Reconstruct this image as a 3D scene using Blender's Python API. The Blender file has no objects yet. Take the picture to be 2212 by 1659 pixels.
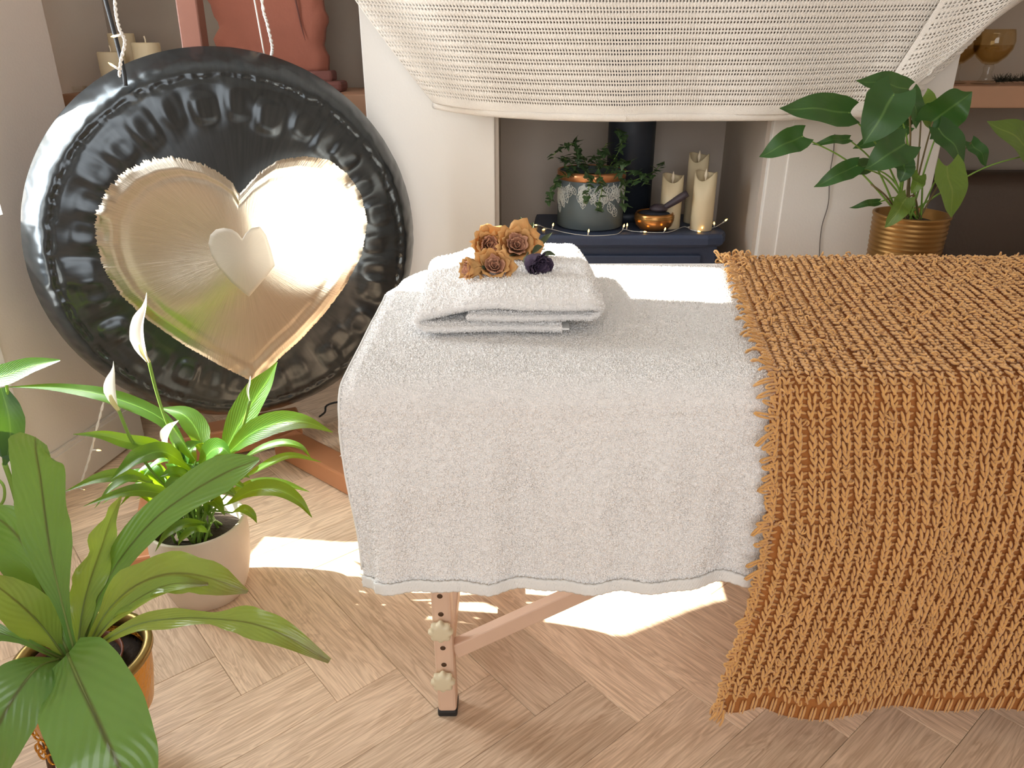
import bpy, bmesh, math, random
import numpy as np
from mathutils import Vector, Matrix, noise
random.seed(7)
rng = np.random.default_rng(11)
PI = math.pi
sc = bpy.context.scene
C = sc.collection

# ------------------------------------------------------------------ camera, world, sun, daylight, fill, exposure
CAM_H, PITCH, FPX = 1.2, math.radians(24.0), 1650.0
cam = bpy.data.cameras.new('camera'); cam.sensor_width = 36.0; cam.lens = FPX / 2212 * 36.0
cam.clip_start = 0.02
cam_o = bpy.data.objects.new('camera', cam); C.objects.link(cam_o)
cam_o.location = (0, 0, CAM_H); cam_o.rotation_euler = (PI / 2 - PITCH, 0, 0)
sc.camera = cam_o

w = bpy.data.worlds.new('sky'); sc.world = w; w.use_nodes = True
bg = w.node_tree.nodes['Background']; bg.inputs[0].default_value = (0.75, 0.86, 1.0, 1); bg.inputs[1].default_value = 1.2

SUN_DIR = Vector((1.0, -0.12, -0.80)).normalized()          # the way the sunlight travels
sl = bpy.data.lights.new('sun', 'SUN'); sl.energy = 40; sl.color = (1.0, 0.93, 0.82); sl.angle = math.radians(0.55)
so = bpy.data.objects.new('sun', sl); C.objects.link(so)
so.rotation_euler = SUN_DIR.to_track_quat('-Z', 'Y').to_euler(); so.location = (-4, 2, 4)

def area(name, loc, direction, sx, sy, power, col):
    l = bpy.data.lights.new(name, 'AREA'); l.shape = 'RECTANGLE'; l.size = sx; l.size_y = sy; l.energy = power; l.color = col
    o = bpy.data.objects.new(name, l); C.objects.link(o); o.location = loc
    o.rotation_euler = Vector(direction).to_track_quat('-Z', 'Y').to_euler(); return o
area('front_window_fill', (-0.15, -1.93, 1.62), (0, 1, -0.16), 2.0, 1.7, 54, (1.0, 0.985, 0.97))  # soft fill lamp added at an unseen window behind the camera
area('daylight_door', (-1.62, 1.72, 1.5), (1, -0.05, -0.25), 0.45, 1.8, 85, (0.94, 0.97, 1.0))

sc.view_settings.view_transform = 'Standard'; sc.view_settings.look = 'None'
sc.view_settings.gamma = 1.0; sc.view_settings.use_curve_mapping = False
sc.view_settings.exposure = -0.52
sc.cycles.diffuse_bounces = 6; sc.cycles.max_bounces = 10

# ------------------------------------------------------------------ measuring helpers: photo pixel + a known distance or height -> world point
def ray(x, y):
    u = (x - 1106) / FPX; v = (y - 829.5) / FPX
    return Vector((u, math.cos(PITCH) - v * math.sin(PITCH), -math.sin(PITCH) - v * math.cos(PITCH)))
def PY(x, y, Y):
    r = ray(x, y); return Vector((0, 0, CAM_H)) + r * (Y / r.y)
def PZ(x, y, z):
    r = ray(x, y); return Vector((0, 0, CAM_H)) + r * ((z - CAM_H) / r.z)

# ------------------------------------------------------------------ materials
MATS = {}
def nm(name):
    m = bpy.data.materials.new(name); m.use_nodes = True; nt = m.node_tree
    b = nt.nodes['Principled BSDF']; MATS[name] = m
    return m, nt, b
def N(nt, t, **kw):
    n = nt.nodes.new(t)
    for k, v in kw.items():
        if k.startswith('i_'):
            key = k[2:]; key = int(key) if key.isdigit() else key.replace('_', ' ')
            n.inputs[key].default_value = v
        else: setattr(n, k, v)
    return n
def L(nt, a, b): nt.links.new(a, b)
def rgba(c): return (c[0], c[1], c[2], 1)
def srgb(r, g, b):
    f = lambda c: ((c / 255 + 0.055) / 1.055) ** 2.4 if c / 255 > 0.04045 else c / 255 / 12.92
    return (f(r), f(g), f(b))

def simple(name, col, rough=0.6, metal=0.0, var=0.12, scale=12.0, bump=0.0, bscale=60.0, sheen=0.0, coords='Object', emit=None, estr=0):
    m, nt, b = nm(name)
    tc = N(nt, 'ShaderNodeTexCoord')
    nz = N(nt, 'ShaderNodeTexNoise', i_Scale=scale, i_Detail=5.0); L(nt, tc.outputs[coords], nz.inputs['Vector'])
    mx = N(nt, 'ShaderNodeMix', data_type='RGBA'); mx.inputs[6].default_value = rgba([c * (1 - var) for c in col]); mx.inputs[7].default_value = rgba([min(1, c * (1 + var)) for c in col])
    L(nt, nz.outputs['Fac'], mx.inputs[0]); L(nt, mx.outputs[2], b.inputs['Base Color'])
    b.inputs['Roughness'].default_value = rough; b.inputs['Metallic'].default_value = metal
    if sheen: b.inputs['Sheen Weight'].default_value = sheen; b.inputs['Sheen Roughness'].default_value = 0.6
    if bump:
        n2 = N(nt, 'ShaderNodeTexNoise', i_Scale=bscale, i_Detail=6.0); L(nt, tc.outputs[coords], n2.inputs['Vector'])
        bp = N(nt, 'ShaderNodeBump', i_Strength=bump, i_Distance=0.004); L(nt, n2.outputs['Fac'], bp.inputs['Height']); L(nt, bp.outputs['Normal'], b.inputs['Normal'])
    if emit: b.inputs['Emission Color'].default_value = rgba(emit); b.inputs['Emission Strength'].default_value = estr
    return m

simple('wall_paint', srgb(222, 214, 204), 0.85, var=0.02, scale=3, bump=0.12, bscale=180)
simple('breast_paint', srgb(226, 222, 216), 0.85, var=0.02, scale=3, bump=0.10, bscale=160)
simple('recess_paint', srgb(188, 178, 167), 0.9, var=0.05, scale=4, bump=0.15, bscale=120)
simple('alcove_taupe', srgb(158, 146, 133), 0.9, var=0.03, scale=3, bump=0.1, bscale=140)  # darker taupe than the side walls
simple('ceiling_paint', srgb(240, 238, 233), 0.9, var=0.01)
simple('white_gloss', srgb(232, 230, 226), 0.35, var=0.02)
simple('shelf_wood', srgb(172, 132, 104), 0.55, var=0.12, scale=6, bump=0.1)
simple('post_brown', srgb(124, 76, 58), 0.45, var=0.15, scale=6)  # darker reddish brown than the stand's beam and feet
simple('stand_wood', srgb(176, 120, 84), 0.4, var=0.22, scale=5, bump=0.08, bscale=30)
simple('leg_wood', srgb(216, 184, 160), 0.45, var=0.06, scale=14, bump=0.05)
simple('black_rubber', srgb(30, 28, 28), 0.6)
simple('cream_plastic', srgb(214, 202, 172), 0.4, var=0.03)
simple('terry', srgb(240, 238, 236), 0.95, var=0.02, scale=40, bump=0.5, bscale=420, sheen=0.3)
simple('terry_pile', srgb(253, 251, 249), 0.95, var=0.015, scale=60, sheen=0.35)
simple('hem_weave', srgb(232, 233, 231), 0.85, var=0.02, scale=200)
simple('vinyl', srgb(236, 232, 226), 0.5, var=0.02)
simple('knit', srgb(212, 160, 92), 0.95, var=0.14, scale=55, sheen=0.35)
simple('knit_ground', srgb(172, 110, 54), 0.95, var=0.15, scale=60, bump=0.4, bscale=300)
simple('crochet', srgb(236, 229, 219), 0.95, var=0.03, scale=30, bump=0.6, bscale=500, sheen=0.3)
simple('pot_cream', srgb(216, 204, 190), 0.6, var=0.06, scale=18, bump=0.08, bscale=90)
simple('soil', srgb(52, 40, 32), 0.95, var=0.4, scale=60, bump=1.0, bscale=120)
simple('nursery_pot', srgb(120, 62, 40), 0.5)
simple('stem_green', srgb(122, 158, 66), 0.5, var=0.1)
simple('stem_brown', srgb(112, 96, 58), 0.6, var=0.2, scale=40)
simple('fern_rib', srgb(112, 130, 66), 0.5, var=0.2, scale=30)
simple('spadix', srgb(226, 220, 160), 0.7)
simple('brass_dark', srgb(150, 128, 76), 0.35, metal=0.85, var=0.2, scale=14)
simple('hammered_gold', srgb(214, 156, 66), 0.22, metal=1.0, var=0.1, bump=1.0, bscale=70)
simple('bronze_pot', srgb(150, 112, 62), 0.42, metal=0.75, var=0.12, scale=8)
simple('iron_leg', srgb(86, 64, 46), 0.5, metal=0.5)
simple('stove_iron', srgb(62, 74, 100), 0.55, metal=0.2, var=0.1, bump=0.15, bscale=200)
simple('flue_iron', srgb(48, 55, 66), 0.5, metal=0.3)
simple('pot_grey', srgb(98, 110, 114), 0.7, var=0.06)
simple('print_white', srgb(214, 218, 214), 0.8)
simple('copper', srgb(214, 150, 104), 0.3, metal=0.8)
simple('wax', srgb(228, 212, 176), 0.5, var=0.03)
simple('wax_inside', srgb(176, 150, 112), 0.6)
simple('flame_tip', srgb(240, 226, 200), 0.4)
simple('bowl_brass', srgb(200, 142, 84), 0.28, metal=0.9, var=0.12, bump=0.1, bscale=80)
simple('mallet_wood', srgb(64, 54, 62), 0.5)
simple('dark_felt', srgb(36, 38, 48), 0.9)
simple('cable_clear', srgb(206, 206, 200), 0.3)
simple('cable_white', srgb(232, 228, 222), 0.4)
simple('bulb_lit', srgb(255, 220, 150), 0.3, emit=srgb(255, 190, 90), estr=14)
simple('red_ochre', srgb(148, 88, 70), 0.85, var=0.15, scale=9, bump=0.4, bscale=50)
simple('dark_red', srgb(106, 62, 54), 0.8, var=0.1)
simple('cord_black', srgb(34, 36, 40), 0.6)
simple('wire_dark', srgb(96, 86, 78), 0.6)
simple('rose_petal', srgb(228, 182, 120), 0.75, var=0.28, scale=50, bump=0.5, bscale=160)
simple('rose_heart', srgb(198, 148, 120), 0.8, var=0.25, scale=60, bump=0.5, bscale=160)
simple('rose_dark', srgb(66, 52, 74), 0.8, var=0.3, scale=40, bump=0.5, bscale=120)
simple('rose_leaf', srgb(74, 84, 58), 0.8, var=0.3, scale=40)
simple('dry_green', srgb(54, 52, 36), 0.9, var=0.4, scale=60)
simple('dark_leather', srgb(70, 56, 46), 0.45, var=0.2, scale=5, bump=0.2, bscale=90)
simple('stool_wood', srgb(120, 84, 56), 0.6)
simple('flower_white', srgb(250, 248, 240), 0.5, var=0.01)

# translucent things
def add_translucent(name, frac, col=None):
    m = MATS[name]; nt = m.node_tree; b = nt.nodes['Principled BSDF']; out = nt.nodes['Material Output']
    t = N(nt, 'ShaderNodeBsdfTranslucent')
    if col is not None: t.inputs[0].default_value = rgba(col)
    elif b.inputs['Base Color'].links: L(nt, b.inputs['Base Color'].links[0].from_socket, t.inputs[0])
    mx = N(nt, 'ShaderNodeMixShader', i_0=frac)
    L(nt, b.outputs[0], mx.inputs[1]); L(nt, t.outputs[0], mx.inputs[2]); L(nt, mx.outputs[0], out.inputs['Surface'])
add_translucent('flower_white', 0.55); add_translucent('rose_petal', 0.3); add_translucent('wax', 0.15)

def leaf_mat(name, col, mid, rough=0.32, trans=0.4, tcol=(0.45, 0.75, 0.05), veins=26.0, brown=0.0, vein_bump=0.25):
    m, nt, b = nm(name)
    uv = N(nt, 'ShaderNodeUVMap'); sep = N(nt, 'ShaderNodeSeparateXYZ'); L(nt, uv.outputs[0], sep.inputs[0])
    ab = N(nt, 'ShaderNodeMath', operation='ABSOLUTE'); sub = N(nt, 'ShaderNodeMath', operation='SUBTRACT', i_1=0.5)
    L(nt, sep.outputs['X'], sub.inputs[0]); L(nt, sub.outputs[0], ab.inputs[0])
    mr = N(nt, 'ShaderNodeMapRange'); mr.inputs[1].default_value = 0.012; mr.inputs[2].default_value = 0.04
    mr.inputs[3].default_value = 1.0; mr.inputs[4].default_value = 0.0; L(nt, ab.outputs[0], mr.inputs[0])
    oi = N(nt, 'ShaderNodeObjectInfo')
    tc = N(nt, 'ShaderNodeTexCoord'); nz = N(nt, 'ShaderNodeTexNoise', i_Scale=14.0, i_Detail=4.0); L(nt, tc.outputs['Object'], nz.inputs['Vector'])
    add = N(nt, 'ShaderNodeMath', operation='ADD'); L(nt, oi.outputs['Random'], add.inputs[0]); L(nt, nz.outputs['Fac'], add.inputs[1])
    hf = N(nt, 'ShaderNodeMath', operation='MULTIPLY', i_1=0.5); L(nt, add.outputs[0], hf.inputs[0])
    c1 = N(nt, 'ShaderNodeMix', data_type='RGBA'); c1.inputs[6].default_value = rgba([c * 0.7 for c in col]); c1.inputs[7].default_value = rgba([c * 1.3 for c in col])
    L(nt, hf.outputs[0], c1.inputs[0])
    c2 = N(nt, 'ShaderNodeMix', data_type='RGBA'); c2.inputs[7].default_value = rgba(mid); L(nt, c1.outputs[2], c2.inputs[6]); L(nt, mr.outputs[0], c2.inputs[0])
    last = c2
    if brown:
        pw = N(nt, 'ShaderNodeMapRange'); pw.inputs[1].default_value = 0.80; pw.inputs[2].default_value = 1.0; L(nt, sep.outputs['Y'], pw.inputs[0])
        n3 = N(nt, 'ShaderNodeTexNoise', i_Scale=30.0); L(nt, tc.outputs['Object'], n3.inputs['Vector'])
        ml = N(nt, 'ShaderNodeMath', operation='MULTIPLY'); L(nt, pw.outputs[0], ml.inputs[0]); L(nt, n3.outputs['Fac'], ml.inputs[1])
        m2 = N(nt, 'ShaderNodeMath', operation='MULTIPLY', i_1=brown * 2); m2.use_clamp = True; L(nt, ml.outputs[0], m2.inputs[0])
        c3 = N(nt, 'ShaderNodeMix', data_type='RGBA'); c3.inputs[7].default_value = (0.10, 0.05, 0.015, 1); L(nt, c2.outputs[2], c3.inputs[6]); L(nt, m2.outputs[0], c3.inputs[0]); last = c3
    L(nt, last.outputs[2], b.inputs['Base Color']); b.inputs['Roughness'].default_value = rough; b.inputs['Specular IOR Level'].default_value = 0.5; b.inputs['Coat Weight'].default_value = 0.35 if name.startswith('fern') else 0.0; b.inputs['Coat Roughness'].default_value = 0.12
    # fine lateral veins: waves slanting away from the midrib
    av = N(nt, 'ShaderNodeMath', operation='MULTIPLY', i_1=0.9); L(nt, ab.outputs[0], av.inputs[0])
    sb = N(nt, 'ShaderNodeMath', operation='SUBTRACT'); L(nt, sep.outputs['Y'], sb.inputs[0]); L(nt, av.outputs[0], sb.inputs[1])
    fr = N(nt, 'ShaderNodeMath', operation='MULTIPLY', i_1=veins * 6.28); L(nt, sb.outputs[0], fr.inputs[0])
    sn = N(nt, 'ShaderNodeMath', operation='SINE'); L(nt, fr.outputs[0], sn.inputs[0])
    bp = N(nt, 'ShaderNodeBump', i_Strength=vein_bump, i_Distance=0.002); L(nt, sn.outputs[0], bp.inputs['Height']); L(nt, bp.outputs['Normal'], b.inputs['Normal'])
    t = N(nt, 'ShaderNodeBsdfTranslucent'); t.inputs[0].default_value = rgba(tcol)
    mx = N(nt, 'ShaderNodeMixShader', i_0=trans); out = nt.nodes['Material Output']
    L(nt, b.outputs[0], mx.inputs[1]); L(nt, t.outputs[0], mx.inputs[2]); L(nt, mx.outputs[0], out.inputs['Surface'])
    return m
leaf_mat('lily_leaf', srgb(50, 96, 34), srgb(96, 146, 60), 0.3, 0.36, (0.50, 0.74, 0.02), 14, vein_bump=0.12)
leaf_mat('fern_leaf', srgb(92, 136, 64), srgb(78, 88, 44), 0.28, 0.22, (0.34, 0.52, 0.05), 9, vein_bump=0.22)
leaf_mat('fern_leaf_light', srgb(130, 158, 70), srgb(98, 104, 44), 0.3, 0.3, (0.5, 0.62, 0.06), 9, brown=0.9, vein_bump=0.2)
leaf_mat('philo_leaf', srgb(44, 84, 36), srgb(84, 120, 60), 0.42, 0.12, (0.2, 0.4, 0.03), 8, vein_bump=0.03)
leaf_mat('philo_leaf_young', srgb(96, 124, 44), srgb(120, 140, 60), 0.42, 0.15, (0.3, 0.45, 0.03), 8, vein_bump=0.1)
leaf_mat('ivy_leaf', srgb(62, 88, 52), srgb(104, 124, 88), 0.5, 0.1, (0.2, 0.35, 0.05), 6, vein_bump=0.1)

def floor_mat():
    m, nt, b = nm('oak_plank')
    tc = N(nt, 'ShaderNodeTexCoord'); oi = N(nt, 'ShaderNodeObjectInfo')
    mul = N(nt, 'ShaderNodeVectorMath', operation='SCALE', i_Scale=37.0); cmb = N(nt, 'ShaderNodeCombineXYZ')
    L(nt, oi.outputs['Random'], cmb.inputs[0]); L(nt, oi.outputs['Random'], cmb.inputs[1]); L(nt, oi.outputs['Random'], cmb.inputs[2])
    L(nt, cmb.outputs[0], mul.inputs[0])
    ad = N(nt, 'ShaderNodeVectorMath', operation='ADD'); L(nt, tc.outputs['Object'], ad.inputs[0]); L(nt, mul.outputs[0], ad.inputs[1])
    mp = N(nt, 'ShaderNodeMapping'); mp.inputs['Scale'].default_value = (2.2, 17.0, 6.0); L(nt, ad.outputs[0], mp.inputs['Vector'])
    g1 = N(nt, 'ShaderNodeTexNoise', i_Scale=1.6, i_Detail=4.0, i_Distortion=1.2); L(nt, mp.outputs[0], g1.inputs['Vector'])
    # rings of the cathedral grain
    rm = N(nt, 'ShaderNodeMath', operation='MULTIPLY', i_1=46.0); L(nt, g1.outputs['Fac'], rm.inputs[0])
    rs = N(nt, 'ShaderNodeMath', operation='SINE'); L(nt, rm.outputs[0], rs.inputs[0])
    mp2 = N(nt, 'ShaderNodeMapping'); mp2.inputs['Scale'].default_value = (9.0, 260.0, 40.0); L(nt, ad.outputs[0], mp2.inputs['Vector'])
    g2 = N(nt, 'ShaderNodeTexNoise', i_Scale=1.0, i_Detail=6.0); L(nt, mp2.outputs[0], g2.inputs['Vector'])
    r1 = N(nt, 'ShaderNodeMapRange'); r1.inputs[1].default_value = -1; r1.inputs[2].default_value = 1; r1.inputs[3].default_value = 0.36; r1.inputs[4].default_value = 0.64; L(nt, rs.outputs[0], r1.inputs[0])
    mxg = N(nt, 'ShaderNodeMix', data_type='FLOAT', i_0=0.55); L(nt, r1.outputs[0], mxg.inputs[2]); L(nt, g2.outputs['Fac'], mxg.inputs[3])
    cr = N(nt, 'ShaderNodeValToRGB'); cr.color_ramp.elements[0].position = 0.33; cr.color_ramp.elements[0].color = rgba(srgb(190, 160, 132))
    cr.color_ramp.elements[1].position = 0.62; cr.color_ramp.elements[1].color = rgba(srgb(238, 212, 184)); L(nt, mxg.outputs[0], cr.inputs[0])
    hv = N(nt, 'ShaderNodeHueSaturation'); vr = N(nt, 'ShaderNodeMapRange'); vr.inputs[3].default_value = 0.80; vr.inputs[4].default_value = 1.10
    L(nt, oi.outputs['Random'], vr.inputs[0]); L(nt, vr.outputs[0], hv.inputs['Value']); L(nt, cr.outputs[0], hv.inputs['Color'])
    L(nt, hv.outputs[0], b.inputs['Base Color']); b.inputs['Roughness'].default_value = 0.45
    bp = N(nt, 'ShaderNodeBump', i_Strength=0.15, i_Distance=0.001); L(nt, g2.outputs['Fac'], bp.inputs['Height']); L(nt, bp.outputs['Normal'], b.inputs['Normal'])
floor_mat()

def gong_mats():
    # brushed metal: streaks run outward from the middle (UV x = angle, y = radius)
    for name, c_a, c_b, rough, streak, bstr in (('gong_lacquer', (0.034, 0.039, 0.043), (0.075, 0.083, 0.088), 0.23, 60, 0.05),
                                             ('gong_brass', (0.46, 0.42, 0.34), (0.72, 0.66, 0.55), 0.20, 150, 0.10),
                                             ('gong_plain', (0.46, 0.43, 0.37), (0.52, 0.48, 0.41), 0.42, 30, 0.04)):
        m, nt, b = nm(name)
        uv = N(nt, 'ShaderNodeUVMap'); mp = N(nt, 'ShaderNodeMapping'); mp.inputs['Scale'].default_value = (streak, 1.4, 1); L(nt, uv.outputs[0], mp.inputs[0])
        nz = N(nt, 'ShaderNodeTexNoise', i_Scale=4.0, i_Detail=5.0); L(nt, mp.outputs[0], nz.inputs['Vector'])
        mx = N(nt, 'ShaderNodeMix', data_type='RGBA'); mx.inputs[6].default_value = rgba(c_a); mx.inputs[7].default_value = rgba(c_b); L(nt, nz.outputs['Fac'], mx.inputs[0])
        L(nt, mx.outputs[2], b.inputs['Base Color']); b.inputs['Metallic'].default_value = 1.0 if name != 'gong_lacquer' else 0.75
        b.inputs['Roughness'].default_value = rough
        bp = N(nt, 'ShaderNodeBump', i_Strength=bstr, i_Distance=0.002); L(nt, nz.outputs['Fac'], bp.inputs['Height']); L(nt, bp.outputs['Normal'], b.inputs['Normal'])
gong_mats()
def glass_mat(name, col, tint=0.9):
    m, nt, b = nm(name); out = nt.nodes['Material Output']
    g = N(nt, 'ShaderNodeBsdfGlossy', i_Roughness=0.03); t = N(nt, 'ShaderNodeBsdfTransparent'); t.inputs[0].default_value = rgba(col)
    f = N(nt, 'ShaderNodeLayerWeight', i_Blend=0.5); pw = N(nt, 'ShaderNodeMath', operation='POWER', i_1=4.0); L(nt, f.outputs['Facing'], pw.inputs[0])
    ma = N(nt, 'ShaderNodeMath', operation='MULTIPLY_ADD', i_1=0.45, i_2=0.04); L(nt, pw.outputs[0], ma.inputs[0]); mx = N(nt, 'ShaderNodeMixShader')
    L(nt, ma.outputs[0], mx.inputs[0]); L(nt, t.outputs[0], mx.inputs[1]); L(nt, g.outputs[0], mx.inputs[2]); L(nt, mx.outputs[0], out.inputs['Surface'])
glass_mat('pane_glass', (0.97, 0.98, 0.98)); glass_mat('amber_glass', (0.95, 0.87, 0.70)); glass_mat('clear_glass', (0.97, 0.96, 0.93))

# ------------------------------------------------------------------ mesh helpers
def link(name, me, mat=None, parent=None, loc=(0, 0, 0), rot=(0, 0, 0)):
    o = bpy.data.objects.new(name, me); C.objects.link(o); o.location = loc; o.rotation_euler = rot
    if mat and me is not None and not me.materials: me.materials.append(MATS[mat])
    if parent is not None: o.parent = parent
    return o
def obj(name, verts, faces, mat, parent=None, smooth=True, uvs=None, loc=(0, 0, 0), rot=(0, 0, 0)):
    me = bpy.data.meshes.new(name)
    me.from_pydata([tuple(v) for v in verts], [], [tuple(int(i) for i in f) for f in faces]); me.update()
    if smooth: me.shade_smooth()
    if uvs is not None:
        ul = me.uv_layers.new(name='UVMap'); vi = np.empty(len(me.loops), np.int32); me.loops.foreach_get('vertex_index', vi)
        ul.data.foreach_set('uv', np.asarray(uvs, np.float32)[vi].ravel())
    return link(name, me, mat, parent, loc, rot)
def fastmesh(name, V, F, mat, parent=None, smooth=False):
    """numpy triangles or quads -> one mesh object"""
    V = np.asarray(V, np.float32); F = np.asarray(F, np.int32); k = F.shape[1]
    me = bpy.data.meshes.new(name); me.vertices.add(len(V)); me.vertices.foreach_set('co', V.ravel())
    me.loops.add(F.size); me.loops.foreach_set('vertex_index', F.ravel()); me.polygons.add(len(F))
    me.polygons.foreach_set('loop_start', np.arange(0, F.size, k, dtype=np.int32)); me.polygons.foreach_set('loop_total', np.full(len(F), k, np.int32))
    me.update(calc_edges=True); me.validate()
    if smooth: me.shade_smooth()
    return link(name, me, mat, parent)
def thing(name, label, cat, loc=(0, 0, 0), group=None, rot=(0, 0, 0)):
    o = bpy.data.objects.new(name, None); C.objects.link(o); o.location = loc; o.rotation_euler = rot; o.empty_display_size = 0.05
    o['label'] = label; o['category'] = cat
    if group: o['group'] = group
    return o
def under(child, part):
    child.parent = part; child.matrix_parent_inverse = part.matrix_basis.inverted(); return child
def tag(o, label, cat, group=None):
    o['label'] = label; o['category'] = cat
    if group: o['group'] = group
    return o
def struct(o, label=None):
    o['kind'] = 'structure'
    if label: o['label'] = label
    return o
def boxm(sx, sy, sz, bevel=0.0, seg=2, center=(0, 0, 0)):
    bm = bmesh.new(); bmesh.ops.create_cube(bm, size=1.0)
    for v in bm.verts: v.co = Vector((v.co.x * sx + center[0], v.co.y * sy + center[1], v.co.z * sz + center[2]))
    if bevel: bmesh.ops.bevel(bm, geom=bm.edges[:], offset=bevel, segments=seg, affect='EDGES', profile=0.5)
    me = bpy.data.meshes.new('box'); bm.to_mesh(me); bm.free()
    return me
def box(name, lo, hi, mat, parent=None, bevel=0.0, seg=2):
    lo, hi = Vector(lo), Vector(hi); c = (lo + hi) / 2; s = hi - lo
    me = boxm(s.x, s.y, s.z, bevel, seg); o = link(name, me, mat, parent, c); 
    return o
def oriented_box(name, a, b, wdt, dpt, mat, parent=None, up=(0, 0, 1), bevel=0.003):
    """a beam from a to b"""
    a, b = Vector(a), Vector(b); d = b - a; ln = d.length; x = d.normalized(); upv = Vector(up)
    y = upv.cross(x).normalized(); z = x.cross(y)
    me = boxm(ln, wdt, dpt, bevel); o = link(name, me, mat, parent)
    M = Matrix((x, y, z)).transposed().to_4x4(); M.translation = (a + b) / 2
    if parent is not None: M = parent.matrix_basis.inverted() @ M
    o.matrix_basis = M; return o
def catmull(pts, n):
    pts = [Vector(p) for p in pts]; P = [pts[0] * 2 - pts[1]] + pts + [pts[-1] * 2 - pts[-2]]; out = []
    m = len(pts) - 1
    for i in range(n + 1):
        t = i / n * m; k = min(int(t), m - 1); f = t - k; a, b, c, d = P[k:k + 4]
        out.append(0.5 * ((2 * b) + (c - a) * f + (2 * a - 5 * b + 4 * c - d) * f * f + (3 * b - a - 3 * c + d) * f ** 3))
    return out
def lerp_list(vals, t):
    x = t * (len(vals) - 1); k = min(int(x), len(vals) - 2); f = x - k; return vals[k] * (1 - f) + vals[k + 1] * f
def tube_data(pts, r, seg=6):
    V, F = [], []; n = len(pts); prev = None
    for i, p in enumerate(pts):
        t = (pts[min(i + 1, n - 1)] - pts[max(i - 1, 0)]).normalized()
        if prev is None:
            a = Vector((0, 0, 1)) if abs(t.z) < 0.9 else Vector((1, 0, 0)); prev = t.cross(a).normalized()
        nrm = (prev - t * prev.dot(t)).normalized(); prev = nrm; bi = t.cross(nrm)
        rr = r if not isinstance(r, (list, tuple)) else lerp_list(r, i / max(1, n - 1))
        for k in range(seg):
            an = 2 * PI * k / seg; V.append(p + nrm * (rr * math.cos(an)) + bi * (rr * math.sin(an)))
    for i in range(n - 1):
        for k in range(seg):
            F.append((i * seg + k, i * seg + (k + 1) % seg, (i + 1) * seg + (k + 1) % seg, (i + 1) * seg + k))
    F.append(tuple(range(seg))[::-1]); F.append(tuple((n - 1) * seg + k for k in range(seg)))
    return V, F
def tube(name, pts, r, mat, parent=None, seg=6, n=None, loc=(0, 0, 0)):
    pts = [Vector(p) for p in pts]
    if n: pts = catmull(pts, n)
    V, F = tube_data(pts, r, seg); return obj(name, V, F, mat, parent, loc=loc)
def join_data(parts):
    V, F = [], []
    for v, f in parts:
        o = len(V); V += list(v); F += [tuple(i + o for i in q) for q in f]
    return V, F
def lathe_data(prof, seg=40, cap=True):
    V, F = [], []
    for r, z in prof:
        for k in range(seg):
            a = 2 * PI * k / seg; V.append(Vector((r * math.cos(a), r * math.sin(a), z)))
    for i in range(len(prof) - 1):
        for k in range(seg): F.append((i * seg + k, i * seg + (k + 1) % seg, (i + 1) * seg + (k + 1) % seg, (i + 1) * seg + k))
    if cap and prof[0][0] > 1e-5: F.append(tuple(range(seg))[::-1])
    if cap and prof[-1][0] > 1e-5: F.append(tuple((len(prof) - 1) * seg + k for k in range(seg)))
    return V, F
def lathe(name, prof, mat, parent=None, seg=40, loc=(0, 0, 0), rot=(0, 0, 0)):
    V, F = lathe_data(prof, seg, name not in ('pot_rim', 'copper_band', 'nursery_pot', 'engraved_ring', 'soil', 'dark_filling')); return obj(name, V, F, mat, parent, loc=loc, rot=rot)
def grid_faces(nu, nv):
    i, j = np.meshgrid(np.arange(nu - 1), np.arange(nv - 1), indexing='ij'); a = (i * nv + j).ravel()
    return np.stack([a, a + nv, a + nv + 1, a + 1], 1)

def blade(name, path, widths, nrm, mat, parent, n=20, m=7, cup=0.25, wave=0.0, wf=5.0, jag=0.0, twist=0.0, heart=0.0, uvlen=1.0):
    """leaf blade along a midrib curve; widths = half widths along it; nrm = the way its upper side faces"""
    P = catmull(path, n); V, UV = [], []; ph = random.uniform(0, 6)
    nr0 = Vector(nrm).normalized()
    for i, p in enumerate(P):
        t = i / n; tg = (P[min(i + 1, n)] - P[max(i - 1, 0)]).normalized()
        sd = tg.cross(nr0)
        if sd.length < 1e-3: sd = tg.cross(Vector((1, 0.2, 0.1)))
        sd.normalize(); up = sd.cross(tg).normalized()
        if twist: R = Matrix.Rotation(twist * t, 3, tg); sd = R @ sd; up = R @ up
        wd = lerp_list(widths, t)
        for k in range(m):
            s = -1 + 2 * k / (m - 1); ww = wd
            if jag: ww *= 1 + jag * noise.noise(Vector((t * 9 + ph, s * 1.3, ph)))
            h = cup * ww * abs(s) ** 1.4 + wave * wd * math.sin(wf * 6.28 * t + ph + (0.8 if s > 0 else 0)) * s * s
            back = -heart * abs(s) ** 1.5 * wd * max(0, 1 - t * 5) if heart else 0
            V.append(p + sd * (ww * s) + up * h + tg * back); UV.append((0.5 + 0.5 * s, t * uvlen))
    F = [(i * m + k, i * m + k + 1, (i + 1) * m + k + 1, (i + 1) * m + k) for i in range(n) for k in range(m - 1)]
    return obj(name, V, F, mat, parent, uvs=UV)

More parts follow.
